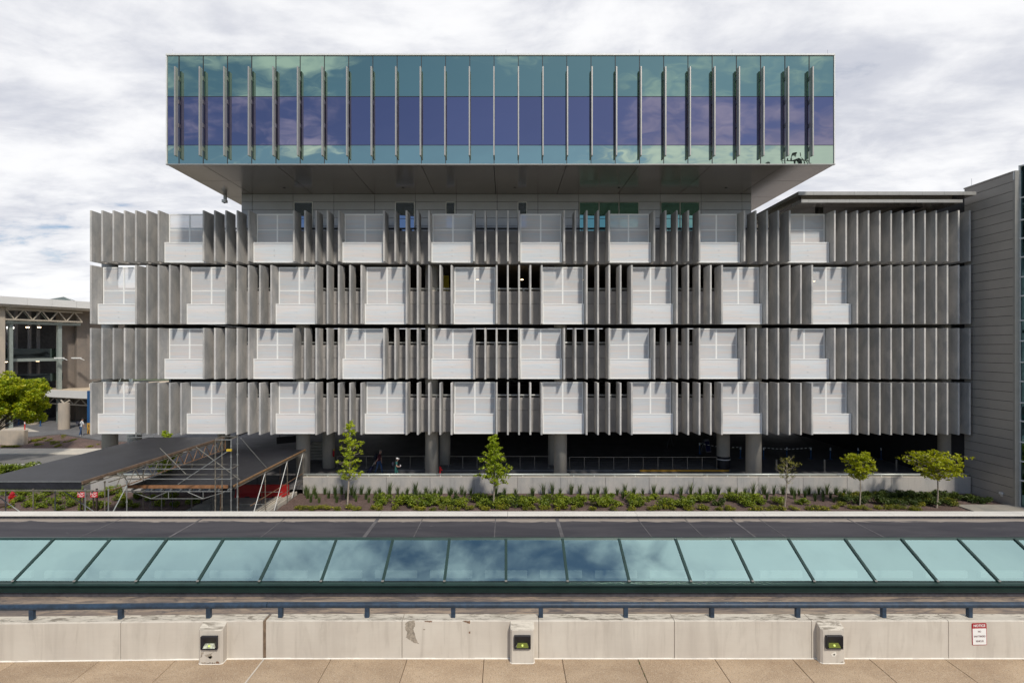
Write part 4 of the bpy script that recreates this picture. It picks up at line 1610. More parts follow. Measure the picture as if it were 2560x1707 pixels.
for pa in (55, 84, 118, 140):
    tpart(tslab(s_of(pa), s_of(pa + 6), 0, zf_ - .4, -5.0, -4.6).build('inner_column', 'inner_grey'))
tpart(MB().tube(on(s_of(40), z_of(40, 852), -3.2), on(s_of(84), z_of(84, 888), -3.2), .12, n=6).build('brace', 'inner_grey'))
tpart(MB().tube(on(s_of(13), z_of(13, 868), -3.2), on(s_of(34), z_of(34, 850), -3.2), .12, n=6).build('brace', 'inner_grey'))
emis('white_light', (1.0, 0.95, 0.85), 5)
for px, py in ((46, 905), (67, 903), (97, 902), (124, 903), (128, 817), (99, 817)):
    p = on(s_of(px), z_of(px, py), -3.0)
    tpart(MB().box(p.x - .14, p.x + .14, p.y - .1, p.y + .1, p.z - .05, p.z + .05).build('ceiling_light', 'warm_tube'))
tpart(tslab(s_of(13), s_of(104), z_of(60, 818), z_of(60, 813.5), -6.9, -6.8).build('clerestory', 'white_light'))
# wall mounted lamps on brackets
for px in (130, 173):
    p = on(s_of(px + 8), z_of(px, 895), .2)
    m = MB().box(p.x - .1, p.x + .9, p.y - .2, p.y + .2, p.z - .06, p.z + .08)
    m.tube((p.x + .8, p.y, p.z), (p.x + 1.4, p.y, p.z - .25), .04, n=5)
    tpart(m.build('bracket_lamp', 'white_metal'))
# glass pyramid on the far roof
ap = at(160, 742, 84)
pts = [at(100, 752, 80), at(192, 757, 80), at(200, 757, 92), at(120, 750, 92)]
pyr = thing('glass_pyramid', 'low glass pyramid rooflight on the terminal roof', 'rooflight', tuple(pts[0]))
m = MB()
po = pts[0]
for i in range(4):
    m.quad([pts[i] - po, pts[(i + 1) % 4] - po, ap - po])
m.build('glazing', 'terminal_glass', pyr, raw=True)
for i in range(4):
    MB().tube(pts[i] - po, ap - po, .06, n=5).build('rib', 'white_metal', pyr)

# lower canopy in front of the terminal
lc = thing('drop_off_canopy', 'pale drop-off canopy with sandy roof and truss on concrete columns', 'canopy', (-52, 66, .14))


def lcp(o):
    o.parent = lc
    o.matrix_parent_inverse = Matrix.Translation(-lc.location)
    return o


ca, cb = at(60, 970, 67.5), at(330, 981, 61.0)
cz1 = HC - 5.1
cz0 = cz1 - .85


def cseg(a, b, z0, z1, back, name, mat, off_=0.0):
    d_ = (Vector((b.x, b.y, 0)) - Vector((a.x, a.y, 0))).normalized()
    n_ = Vector((-d_.y, d_.x, 0))
    if n_.y < 0:
        n_ = -n_
    lo = [Vector((a.x, a.y, z0)) + n_ * off_, Vector((b.x, b.y, z0)) + n_ * off_, Vector((b.x, b.y, z0)) + n_ * (off_ + back), Vector((a.x, a.y, z0)) + n_ * (off_ + back)]
    return lcp(MB().hexa(lo, [p + Vector((0, 0, z1 - z0)) for p in lo]).build(name, mat))


nseg = 5
for k in range(nseg):
    a, b = ca.lerp(cb, k / nseg), ca.lerp(cb, (k + 1) / nseg)
    cseg(a.lerp(b, .004), b.lerp(a, .004), cz0, cz1, .25, 'fascia_panel', 'fascia_white')
cseg(ca, cb, cz0 + .2, cz1 - .08, 24, 'roof_slab', 'sandy_roof', .26)
cseg(ca, cb, cz0 - .25, cz0 - .12, .15, 'truss_chord', 'truss_cream', 1.2)
cseg(ca, cb, cz0 - 1.05, cz0 - .92, .15, 'truss_chord', 'truss_cream', 1.2)
for k in range(16):
    a, b = ca.lerp(cb, k / 16), ca.lerp(cb, (k + 1) / 16)
    p = Vector((a.x + .4, a.y + 1.3, cz0 - .2 if k % 2 else cz0 - 1.0))
    q = Vector((b.x + .4, b.y + 1.3, cz0 - 1.0 if k % 2 else cz0 - .2))
    lcp(MB().tube(p, q, .07, n=5).build('truss_diagonal', 'truss_cream'))
for px, d in ((160, 62.5), (83, 66.5), (10, 70), (250, 60)):
    x = xat(px, d)
    lcp(MB().lathe((x, d, 0), [(.56, 0), (.56, 3.15)], 20).build('column', 'terminal_concrete'))
    lcp(MB().tube((x, d, 3.1), (x - .5, d + .2, cz0 - .1), .085, n=6).build('strut', 'truss_cream'))
    lcp(MB().tube((x, d, 3.1), (x + .5, d + .2, cz0 - .1), .085, n=6).build('strut', 'truss_cream'))
lcp(MB().box(-95, -30, 90, 91, 0, 4).build('back_wall', 'dark_interior'))
# green glass lantern on that roof
gl = thing('glass_lantern', 'green glass hipped rooflight on the drop-off canopy beside the garage fins', 'rooflight', tuple(at(163, 955, 72)))
gp = [at(163, 954, 72), at(330, 962, 70), at(330, 948, 80), at(185, 946, 80)]
rid = [at(213, 931, 76), at(330, 935, 75)]
m = MB()
g0 = gp[0]
m.quad([gp[0] - g0, gp[1] - g0, rid[1] - g0, rid[0] - g0])
m.quad([gp[2] - g0, gp[3] - g0, rid[0] - g0, rid[1] - g0])
m.quad([gp[3] - g0, gp[0] - g0, rid[0] - g0])
m.build('glazing', 'terminal_glass', gl, raw=True)
for k in range(6):
    f = k / 5
    MB().tube((gp[0].lerp(gp[1], f)) - g0, (rid[0].lerp(rid[1], f)) - g0, .07, n=5).build('rib', 'steel_green', gl)
lo = [p - g0 for p in gp]
MB().hexa([p - Vector((0, 0, .55)) for p in lo], [p - Vector((0, 0, .02)) for p in lo]).build('upstand', 'fascia_white', gl)

# bollards and posts of the drop-off
def band_post(name, lab, x, y, z, h, mat, grp):
    t = thing(name, lab, 'post', (x, y, z), 0, grp)
    MB().lathe((0, 0, 0), [(.17, 0), (.17, .05), (.055, .07), (.05, h), (.001, h + .02)], 12).build('shaft', mat, t, smooth=False)
    for q in (.93, .82):
        MB().lathe((0, 0, h * q - .05), [(.062, 0), (.066, .05), (.062, .09)], 12).build('reflective_band', 'print_white', t)
    return t


p = at(62, 1075, 61)
band_post('delineator_post', 'red delineator post on the drop-off sidewalk beside the tree', p.x, p.y, .14, 1.05, 'post_red', None)
p = at(101, 1066, 65)
band_post('delineator_post', 'blue delineator post between the two drop-off columns', p.x, p.y, .14, 1.05, 'post_blue', None)
p = at(47, 1064, 66)
band_post('delineator_post', 'blue delineator post behind the red one on the drop-off', p.x, p.y, .14, 1.05, 'post_blue', None)
# blue pylon sign at the edge of the garage
bp = thing('blue_sign_pylon', 'narrow blue upright sign with orange foot beside the garage corner', 'sign', (xat(222, 59), 59, .14))
bx('panel', 'post_blue', bp, -.12, .5, -.1, .1, 1.2, 4.7, .01)
bx('foot', 'ochre_paint', bp, -.12, .5, -.1, .1, 0, 1.195, .01)

# blue barrier posts in the arcade at right, with striped tape
BPX = [(1749, 48.5), (1851, 46.6), (1909, 46.4), (1967, 46.4), (2027, 46.4), (2076, 46.2), (2145, 46.2), (2203, 46.2), (2258, 46.4), (2317, 46.4)]
tops = []
ordn = ['the black wrapped column', 'the second round column', '', '', '', '', '', '', '', '']
names = ['leftmost blue barrier post, standing behind the dark sandwich board',
         'second blue barrier post, between the wrapped column and the plain column',
         'blue barrier post just right of the plain front column', 'blue barrier post under the middle of the striped tape',
         'blue barrier post at the right end of the first striped tape', 'lone blue barrier post right of the bronze leaved sapling',
         'blue barrier post directly behind the small round sapling', 'blue barrier post between the two rightmost saplings',
         'blue barrier post at the left end of the far striped tape', 'blue barrier post behind the broad rightmost sapling']
for (px, d), lab in zip(BPX, names):
    x = xat(px, d)
    band_post('barrier_post', lab, x, d, 0, 1.0, 'post_blue', 'blue barrier posts in the arcade')
    tops.append(Vector((x, d, .95)))


def tape(i, j, lab, rise=0.0):
    a, b = tops[i] + Vector((0, 0, rise)), tops[j] + Vector((0, 0, rise))
    t = thing('barrier_tape', lab, 'tape', tuple(a))
    n = max(6, int((b - a).length / .17))
    d_ = (b - a)
    for k in range(n):
        p, q = d_ * (k / n), d_ * ((k + 1) / n)
        s0 = -.12 * math.sin(math.pi * k / n)
        s1 = -.12 * math.sin(math.pi * (k + 1) / n)
        MB().hexa([(p.x, p.y - .002, s0 - .03), (q.x, q.y - .002, s1 - .03), (q.x, q.y + .002, s1 - .03), (p.x, p.y + .002, s0 - .03)],
                       [(p.x, p.y - .002, s0 + .03), (q.x, q.y - .002, s1 + .03), (q.x, q.y + .002, s1 + .03), (p.x, p.y + .002, s0 + .03)]).build('white_stripe' if k % 2 == 0 else 'black_stripe', 'print_white' if k % 2 == 0 else 'rubber', t)


tape(0, 1, 'striped barrier tape passing behind the black wrapped column')
tape(2, 4, 'striped black and white tape right of the plain front column')
tape(8, 9, 'striped black and white tape behind the broad rightmost sapling')
for px, lab in ((1941, 'steel bollard behind the bronze leaved sapling'), (2061, 'steel bollard between the bronze leaved and round saplings'), (2241, 'steel bollard between the two rightmost saplings')):
    t = thing('steel_bollard', lab, 'bollard', (xat(px, 41.6), 41.6, 0), 0, 'steel bollards in the arcade')
    MB().lathe((0, 0, 0), [(.075, 0), (.075, .88), (.06, .92), (.001, .93)], 14).build('shaft', 'steel_post', t, smooth=False)
    MB().lathe((0, 0, 0), [(.11, 0.001), (.11, .02), (.08, .025)], 14).build('base_ring', 'steel_post', t)


def sandwich(px, py, d, lab, rot, mat):
    t = thing('sandwich_board', lab, 'sign', (xat(px, d), d, 0), rot)
    for s in (-1, 1):
        lo = [(-.33, s * .30 - .015, 0), (.33, s * .30 - .015, 0), (.33, s * .30 + .015, 0), (-.33, s * .30 + .015, 0)]
        hi = [(p[0], p[1] - s * .27, 1.15) for p in lo]
        MB().hexa(lo, hi).build('frame', 'inner_grey' if mat == 'board_blue' else 'fabric_grey', t)
        lo = [(-.28, s * .275 + (.0 if s > 0 else -.04), .1), (.28, s * .275 + (.0 if s > 0 else -.04), .1), (.28, s * .275 + (.04 if s > 0 else .0), .1), (-.28, s * .275 + (.04 if s > 0 else 0), .1)]
        hi = [(p[0], p[1] - s * .205, .98) for p in lo]
        MB().hexa(lo, hi).build('board', mat, t)


sandwich(1765, 1128, 49.5, 'blue and white sandwich board sign in the dark arcade', R(30), 'board_blue')
sandwich(1675, 1113, 51.5, 'dim sandwich board sign deep in the arcade, seen edge on', R(78), 'fabric_grey')

# fire extinguisher and red standpipe
fe = thing('fire_extinguisher', 'red fire extinguisher hanging on the round arcade column', 'extinguisher', (xat(834, 42.55), 42.55, .95))
MB().lathe((0, 0, 0), [(.03, 0), (.075, .02), (.075, .42), (.03, .5), (.02, .56)], 14).build('cylinder', 'hydrant_red', fe, smooth=True)
bx('valve', 'clamp_yellow', fe, -.03, .09, -.03, .03, .5, .6, .006)
sp = thing('standpipe', 'small red standpipe valve beside the middle front column', 'standpipe', (xat(1100, 40.2), 40.2, 0))
MB().lathe((0, 0, 0), [(.11, 0), (.11, .05), (.06, .07), (.06, .5), (.09, .52), (.09, .62), (.03, .7)], 14).build('body', 'hydrant_red', sp)
MB().tube((0, 0, .45), (.16, -.05, .45), .05, n=10).build('outlet', 'hydrant_red', sp)
MB().tube((-.04, .05, .6), (-.04, .05, 4.2), .04, n=8).build('riser', 'dark_rail', sp)
# ================================================================== PATH AND SCAFFOLD
PX0, PX1 = -19.6, -15.25
path = struct(MB().box(PX0, PX1, 25.7, 38.5, -.74, -.42).build('concrete_path', 'path_dark'))
for k in range(6):
    MB().box(PX0 + .04, PX1 - .02, 26 + k * 2.0, 26 + k * 2.0 + 1.97, -.43, -.405).build('path_slab', 'path_concrete', path, .006)
for i, (a, b, h) in enumerate(((PX1, PX1 + .38, -.30), (PX1 + .41, PX1 + .62, -.36), (PX1 + .66, PX1 + .98, -.28))):
    MB().box(a, b, 26.0, 36.9, -.7, h).build('kerb_stone', 'kerb_concrete', path, .02)
bar = thing('plastic_barrier', 'red plastic road barrier standing under the black scaffold roof', 'barrier', (xat(656, 36.0), 36.0, -.41))
bl = (722 - 590) / 2 * 36.0 / F
m = MB()
m.prism([(-.24, 0), (.24, 0), (.24, .1), (.12, .3), (.09, .82), (-.09, .82), (-.12, .3), (-.24, .1)], 'x', -bl, bl)
m.build('shell', 'barrier_red', bar, .02)
for x in (-.9, 0, .9):
    bx('fork_slot', 'rubber', bar, x - .16, x + .16, -.243, -.2, .02, .09)


def stand(m, p0, p1, r=.024, n=8, clamps=True, step=.95):
    p0, p1 = Vector(p0), Vector(p1)
    m.tube(p0, p1, r, n=n)
    if clamps:
        L_ = (p1 - p0).length
        d_ = (p1 - p0).normalized()
        z = .25
        while z < L_:
            m.tube(p0 + d_ * z, p0 + d_ * (z + .07), r * 1.75, n=n)
            z += step
    return m


def scaffold_roof(t, x0, x1, y0, y1, z, fascia):
    """dark sheeted roof with slight sag, in lengths"""
    nx, ny = 10, 16
    m = MB()
    for i in range(nx + 1):
        for j in range(ny + 1):
            x = x0 + (x1 - x0) * i / nx
            y = y0 + (y1 - y0) * j / ny
            m.v.append((x, y, z + .02 * mnoise.noise(Vector((x * .9, y * .5, 3))) + .008 * math.sin(x * 5.2)))
    for i in range(nx):
        for j in range(ny):
            a = i * (ny + 1) + j
            m.f.append((a, a + ny + 1, a + ny + 2, a + 1)); m.mi.append(0)
    m.build('roof_sheet', 'black_tarp', t, smooth=True)
    bx('roof_deck', 'black_tarp', t, x0, x1, y0 + .02, y1, z - .09, z - .035)
    if fascia:
        MB().quad([(x0, y0 - .01, z - .32), (x1, y0 - .01, z - .32), (x1, y0, z - .0), (x0, y0, z - .0)]).build('fascia_sheet', 'black_tarp', t)
        MB().tube((x0, y0 - .02, z + .015), (x1, y0 - .02, z + .015), .018, n=6).build('edge_pipe', 'galvanised', t)


# --- canopy A, left
AZ = HC - 5.85
A = thing('scaffold_canopy', 'large black sheeted scaffold canopy on pipe posts at the left', 'scaffold', (-21.4, 29.5, GZ))


def apart(o):
    o.parent = A
    o.matrix_parent_inverse = Matrix.Translation(-A.location)
    return o


class _P:
    pass


AX0, AX1, AY0, AY1 = -23.5, -18.55, 23.6, 35.5
objs_before = set(C.objects)
scaffold_roof(None, AX0, AX1, AY0, AY1, AZ, True)
for o in list(C.objects):
    if o not in objs_before:
        apart(o)
apart(MB().box(AX1 - .03, AX1 + .05, AY0, AY1, AZ - .10, AZ + .03).build('edge_board', 'old_timber'))
# lattice girder below the right edge
gx = AX1 + .09
top_p = lambda s: Vector((gx, AY0 + .1 + (AY1 - AY0 - .1) * s, AZ - .16))
bot_p = lambda s: Vector((gx, AY0 + .1 + (AY1 - AY0 - .1) * s, AZ - .80))
NB = 13
apart(MB().tube(top_p(0), top_p(1), .026, n=8).build('girder_chord', 'weathered_galvanised'))
apart(MB().tube(bot_p(.12), bot_p(1), .026, n=8).build('girder_chord', 'rusty_steel'))
for k in range(2, NB):
    s0, s1, sm = k / NB, (k + 1) / NB, (k + .5) / NB
    apart(MB().tube(bot_p(s0), top_p(sm), .02, n=6).build('girder_diagonal', 'weathered_galvanised' if k < 7 else 'rusty_steel'))
    apart(MB().tube(top_p(sm), bot_p(s1), .02, n=6).build('girder_diagonal', 'weathered_galvanised' if k < 7 else 'rusty_steel'))
apart(MB().tube(bot_p(1), top_p(1), .024, n=6).build('girder_end', 'rusty_steel'))
# cross joists under the sheet
for k in range(14):
    y = AY0 + .4 + k * .88
    apart(MB().box(AX0 + .1, AX1 - .05, y, y + .08, AZ - .24, AZ - .095).build('joist', 'weathered_galvanised'))
d = AY0 + .0
zp = AZ - .36
apart(MB().tube((AX0 - .2, d - .05, zp), (AX1 + .06, d - .05, zp), .028, n=8).build('ledger', 'weathered_galvanised'))
apart(MB().tube((AX1 + .06, d - .05, zp), (AX1 + 1.05, d - .05, zp), .028, n=8).build('ledger', 'weathered_galvanised'))
for px, dd, mt in ((14, 25.0, 'galvanised'), (83, 23.55, 'weathered_galvanised'), (138, 25.0, 'galvanised'), (213, 23.55, 'galvanised'), (262, 24.9, 'weathered_galvanised'), (271, 23.55, 'galvanised'), (317, 25.0, 'galvanised'),
                  (358, 30.5, 'weathered_galvanised'), (404, 31.0, 'galvanised'), (480, 32.5, 'weathered_galvanised')):
    x = xat(px, dd)
    ztop = AZ - .3 if dd < 26 else AZ - .8
    if px in (262, 271):
        ztop = AZ - .33
    apart(stand(MB(), (x, dd, GZ - .25), (x, dd, ztop)).build('post', mt))
for (a, b, mt) in (((-20, 1230, 24.4), (55, 1282, 24.4), 'galvanised'), ((145, 1217, 24.9), (240, 1282, 24.2), 'galvanised'), ((317, 1213, 25.0), (280, 1284, 24.6), 'pale_rail'),
                  ((18, 1222, 25.0), (80, 1208, 24.0), 'dark_rail'), ((150, 1219, 25.0), (190, 1208, 24.0), 'dark_rail'),
                  ((271, 1205, 23.6), (317, 1190, 25.0), 'weathered_galvanised'), ((262, 1190, 25.0), (317, 1190, 25.0), 'weathered_galvanised')):
    apart(MB().tube(at(*a), at(*b), .024, n=6).build('brace', mt))
for (a, b) in (((318, 1098, 35.7), (318, 1085, 35.7)), ((340, 1094, 35.8), (340, 1080, 35.8)), ((312, 1094, 35.7), (384, 1092, 35.7)), ((316, 1088, 35.7), (352, 1083, 35.9)), ((345, 1086, 35.9), (388, 1086, 35.9))):
    apart(MB().tube(at(*a), at(*b), .03, n=6).build('guard_tube', 'galvanised'))
apart(MB().box(at(-20, 0, 25).x, at(14, 0, 25).x, 24.6, 25.4, at(0, 1266, 25).z, at(0, 1266, 25).z + .04).build('plank', 'timber'))

# --- canopy B over the path
BZ = HC - 7.2
B = thing('scaffold_canopy', 'black sheeted scaffold canopy over the path beside the first front column', 'scaffold', (-17, 33, GZ))


def bpart(o):
    o.parent = B
    o.matrix_parent_inverse = Matrix.Translation(-B.location)
    return o


BX_0, BX_1, BY_0, BY_1 = -19.75, -14.25, 28.2, 38.3
objs_before = set(C.objects)
scaffold_roof(None, BX_0, BX_1, BY_0, BY_1, BZ, False)
for o in list(C.objects):
    if o not in objs_before:
        bpart(o)
bpart(MB().box(BX_0, BX_1 - .25, BY_0 - .06, BY_0 - .005, BZ - .10, BZ + .06).build('edge_board', 'timber'))
bpart(MB().box(BX_1 - .02, BX_1 + .05, BY_0, BY_1, BZ - .05, BZ + .04).build('edge_board', 'timber_pale'))
bpart(MB().tube((BX_1 + .09, BY_0, BZ - .12), (BX_1 + .09, BY_1, BZ - .12), .028, n=8).build('ledger', 'weathered_galvanised'))
bpart(MB().tube((BX_0 - .1, BY_0 - .1, BZ - .25), (BX_1, BY_0 - .1, BZ - .25), .026, n=8).build('ledger', 'galvanised'))
for k in range(11):
    x = BX_0 + .3 + k * .5
    bpart(MB().tube((x, BY_0 - .12, BZ - .17), (x, BY_1 - .2, BZ - .17), .05, n=8).build('joist', 'galvanised'))
# trussed ledger under the near edge
q0, q1, q2, q3 = BX_0 + .3, BX_0 + 1.3, BX_1 - 1.5, BX_1 - .4
zb1, zb2 = BZ - .28, BZ - .62
y = BY_0 - .12
for a, b in (((q0, zb1), (q1, zb2)), ((q1, zb2), (q2, zb2)), ((q2, zb2), (q3, zb1)), ((q1, zb2), (q1 + .8, zb1)), ((q2, zb2), (q2 - .8, zb1)), ((q2, zb2), (q2, zb1)), ((q1 + .9, zb2), (q1 + .9, zb1))):
    bpart(MB().tube((a[0], y, a[1]), (b[0], y, b[1]), .02, n=6).build('truss_bar', 'galvanised'))
posts = []
for px, pt, pbt in ((660, 1176, 1264), (713, 1148, 1253), (757, 1128, 1222)):
    dd = (HC - BZ) * F / (pt - CY)
    x = BX_1 + .09
    bpart(stand(MB(), (x, dd, -.41), (x, dd, BZ - .1), step=.6).build('post', 'weathered_galvanised'))
    posts.append((x, dd))
for (x, dd), (px2, py2) in zip(posts, ((615, 1279), (665, 1262), (714, 1226))):
    # outriggers slope forward and down
    d2 = dd - 2.1
    bpart(MB().tube((x, dd, BZ - .1), (x + .05, d2, -.38), .022, n=6).build('outrigger', 'white_metal'))
for dd in (29.5, 31.5, 34.5, 37.3):
    for x in (BX_0 + .3, -17.2, -15.6):
        bpart(stand(MB(), (x, dd, GZ - .2), (x, dd, BZ - .2), .022, 6).build('post', 'dark_rail' if x < -17 else 'rusty_steel'))
for z, mt in ((.45, 'weathered_galvanised'), (1.0, 'rusty_steel')):
    bpart(MB().tube((BX_1 + .05, 30.0, z - .25), (BX_1 + .05, 38.0, z - .25), .022, n=6).build('ledger', mt))
for dd in (31.5, 34.2):
    bpart(MB().tube((-15.6, dd, .4), (BX_1 + .09, dd, .4), .022, n=6).build('transom', 'galvanised'))

# --- tower between the two canopies, with ledgers reaching left
T = thing('scaffold_tower', 'tall narrow scaffold tower of steel pipes between the two black canopies', 'scaffold', (-14.4, 27.9, GZ))


def tp(o):
    o.parent = T
    o.matrix_parent_inverse = Matrix.Translation(-T.location)
    return o


ft, fb = 27.4, 28.05
tx = (-14.75, -13.95)
tops_ = {(0, ft): 1099, (1, ft): 1097, (0, fb): 1095, (1, fb): 1089}
for (i, dd), py in tops_.items():
    x = tx[i]
    tp(stand(MB(), (x, dd, GZ - .2), (x, dd, zat(py, dd)), .027, 8, True, .55).build('post', 'weathered_galvanised' if i == 0 else 'galvanised'))
for dd, ys_ in ((ft, (1172, 1197, 1099)), (fb, (1161, 1186, 1091))):
    for k, py in enumerate(ys_):
        z = zat(py, dd)
        xa = tx[0] if k == 2 else -19.2
        tp(MB().tube((xa, dd, z), (tx[1], dd, z), .024, n=6).build('ledger', 'galvanised' if dd == ft else 'dull_pipe'))
for i in (0, 1):
    for py in (1172, 1197, 1097):
        z = zat(py, ft)
        tp(MB().tube((tx[i], ft, z), (tx[i], fb, z + .02), .024, n=6).build('transom', 'weathered_galvanised'))
for a, b, mt in (((445, 1210, 27.6), (575, 1124, 27.3), 'galvanised'), ((490, 1117, 27.9), (600, 1199, 27.8), 'dull_pipe'),
                 ((602, 1095, 28.0), (667, 1170, 30.2), 'galvanised'), ((400, 1120, 28.6), (465, 1185, 28.4), 'dull_pipe')):
    tp(MB().tube(at(*a), at(*b), .026, n=6).build('brace', mt))
c_ = at(573, 1125, 27.25)
tp(MB().box(c_.x - .12, c_.x + .12, c_.y - .05, c_.y + .05, c_.z - .05, c_.z + .06).build('clamp', 'clamp_yellow'))

# ================================================================== HYDRANT AND FDC SIGNS
hp = at(31, 1260, 35.2)
hy = thing('fire_hydrant', 'red fire hydrant among the shrubs at the left edge', 'hydrant', (hp.x, hp.y, GZ + .0))
MB().lathe((0, 0, 0), [(.19, 0), (.19, .04), (.13, .05), (.13, .1), (.18, .11), (.18, .15), (.12, .17), (.115, .42), (.14, .43), (.14, .47), (.105, .5), (.09, .6), (.04, .66), (.04, .72), (.001, .73)], 18).build('barrel', 'hydrant_red', hy)
MB().lathe((0, 0, .5), [(.15, 0), (.15, .04), (.11, .06)], 18).build('bonnet', 'hydrant_red', hy)
for s in (-1, 1):
    MB().tube((s * .1, 0, .34), (s * .22, 0, .34), .055, n=12).build('outlet_cap', 'hydrant_red', hy)
MB().tube((0, -.1, .30), (0, -.23, .30), .075, n=12).build('pumper_cap', 'hydrant_red', hy)

for px, lab in ((203, 'left red FDC sign, partly behind a scaffold post'), (235, 'right red FDC sign, clear of the scaffold post')):
    d = 33.2
    x = xat(px, d)
    zc = zat(1236, d)
    zg = zat(1262, d)
    t = thing('fdc_sign', lab, 'sign', (x, d, GZ - .2), 0, 'red FDC signs in the planting bed')
    zz_ = zc - (GZ - .2)
    bx('post', 'post_brown', t, .08, .17, .02, .1, 0, zz_ + .36)
    bx('plate', 'sign_red', t, -.225, .225, -.015, .015, zz_ - .165, zz_ + .165, .004)
    text('lettering', 'FDC', .22, 'print_white', t, (0, -.018, zz_ + .045), bold=.002)
    bx('small_print', 'print_white', t, -.14, .14, -.018, -.0155, zz_ - .10, zz_ - .075)
    bx('small_print', 'print_white', t, -.08, .08, -.018, -.0155, zz_ - .135, zz_ - .12)
    c = MB()
    c.tube((-.09, .06, zz_ + .2), (-.09, -.06, zz_ + .16), .06, n=12)
    c.build('siamese_inlet', 'chrome', t)
    MB().tube((-.09, .06, 0), (-.09, .06, zz_ + .2), .04, n=8).build('pipe', 'post_brown', t)
# ================================================================== PLANTS
def leaf(m, p, s, rng, up=0.3):
    """one small diamond leaf, folded slightly along its rib"""
    d = Vector((rng.gauss(0, 1), rng.gauss(0, 1), rng.gauss(0, .6))).normalized()
    n = (Vector((rng.gauss(0, .7), rng.gauss(0, .7), 1.0))).normalized()
    w = d.cross(n)
    if w.length < 1e-3:
        return
    w.normalize()
    n = w.cross(d)
    b = len(m.v)
    m.v += [tuple(p - d * s), tuple(p + w * s * .55 + n * s * .12), tuple(p + d * s), tuple(p - w * s * .55 + n * s * .12)]
    m.f += [(b, b + 1, b + 2), (b, b + 2, b + 3)]
    m.mi += [0, 0]


def sapling(name, label, base, h, clear, width, shape, leafm, bark, seed, nb, per, ls, lean=0.0, bare=0.0, trunk_r=.05, upk=1.0):
    """trunk, ascending limbs and leaf clumps strung along them"""
    rng = random.Random(seed)
    t = thing(name, label, 'tree', base)
    tr = MB()
    pts, rad = [], []
    n = 10
    for i in range(n + 1):
        f = i / n
        pts.append(Vector((lean * f + .05 * math.sin(f * 5 + seed), .04 * math.cos(f * 4 + seed), h * f * .97)))
        rad.append(trunk_r * (1 - .86 * f) + .004)
    tr.path(pts, rad, 8)
    lv = MB()

    def trunk_at(z):
        f = min(max(z / (h * .97), 0), 1) * n
        i = min(int(f), n - 1)
        return pts[i].lerp(pts[i + 1], f - i)

    for k in range(nb):
        f = (k + rng.random()) / nb
        z0 = clear + (h * .93 - clear) * (f ** 1.1)
        rel = (z0 - clear) / (h - clear)
        reach = width * shape(rel) * rng.uniform(.7, 1.1)
        a = k * 2.399 + rng.uniform(-.5, .5)
        up = rng.uniform(.35, .8) * upk
        start = trunk_at(z0)
        bl = [start]
        L_ = max(reach, .12)
        segs = 5
        for q in range(1, segs + 1):
            s = q / segs
            p = start + Vector((math.cos(a) * L_ * s, math.sin(a) * L_ * s, L_ * up * s * (1.0 - .25 * s)))
            p += Vector((rng.uniform(-.05, .05), rng.uniform(-.05, .05), rng.uniform(-.05, .05))) * L_
            bl.append(p)
        r0 = .012 + .01 * L_
        tr.path(bl, [r0 * (1 - .75 * i / segs) for i in range(segs + 1)], 5)
        for q in range(per):
            s = rng.uniform(.15, 1.03)
            if rng.random() < bare:
                continue
            i = min(int(s * segs), segs - 1)
            c = bl[i].lerp(bl[i + 1], s * segs - i)
            tw = Vector((rng.gauss(0, .09), rng.gauss(0, .09), rng.gauss(.02, .06))) * (0.5 + .7 * L_)
            c2 = c + tw
            if rng.random() < .5:
                tr.tube(c, c2, .004, .002, 3, False)
            for _ in range(rng.randint(7, 13)):
                leaf(lv, c2 + Vector((rng.gauss(0, .06), rng.gauss(0, .06), rng.gauss(0, .04))), ls * rng.uniform(.7, 1.25), rng)
    tr.build('trunk', bark, t, raw=True)
    lv.build('crown', leafm, t, raw=True)
    return t


column_shape = lambda r: (.55 + .45 * math.sin(math.pi * min(1, r * 1.4 + .12))) * (1 - r) ** .55 + .08
round_shape = lambda r: math.sin(math.pi * min(1, r * .8 + .2)) ** .6 * .95 + .08
open_shape = lambda r: .85 - .45 * r
spread_shape = lambda r: .95 - .45 * abs(r - .35)


def ground(px, d, z=GZ):
    return (xat(px, d), d, z - .03)


def hpx(a, b, d):
    return (b - a) * d / F


sapling('sapling', 'tall loose columnar sapling, leftmost of those before the garden wall', ground(870, 34.0), hpx(1040, 1268, 34), hpx(1204, 1268, 34), .92, column_shape, 'sapling_leaf', 'bark', 5, 38, 8, .07, .12, .25, .055)
sapling('sapling', 'bushy bright green conical sapling before the middle of the garden wall', ground(1234, 34.0), hpx(1081, 1268, 34), hpx(1215, 1268, 34), 1.12, column_shape, 'sapling_leaf', 'bark', 12, 40, 9, .08, .03, .05, .052)
sapling('sapling', 'thin bronze leaved sapling with bare lower branches', ground(1963, 33.8), hpx(1142, 1270, 33.8), hpx(1212, 1270, 33.8), 1.0, open_shape, 'bronze_leaf', 'bark', 31, 16, 9, .045, .12, .55, .04, 1.9)
sapling('sapling', 'small round yellow-green sapling with a clear stem', ground(2150, 33.8), hpx(1132, 1271, 33.8), hpx(1200, 1271, 33.8), .88, round_shape, 'maple_leaf', 'bark', 44, 32, 9, .075, -.05, .05, .045)
sapling('sapling', 'broad yellow-green sapling at the right, beside the grey panel building', ground(2342, 33.8), hpx(1142, 1271, 33.8), hpx(1200, 1271, 33.8), 1.75, spread_shape, 'maple_leaf', 'bark', 57, 38, 11, .075, .06, .05, .05)
sapling('sapling', 'green sapling growing behind the left scaffold canopy', ground(412, 36.3), hpx(1060, 1232, 36.3), 1.6, .95, column_shape, 'sapling_leaf', 'bark', 66, 36, 9, .075, .05, .0, .05)


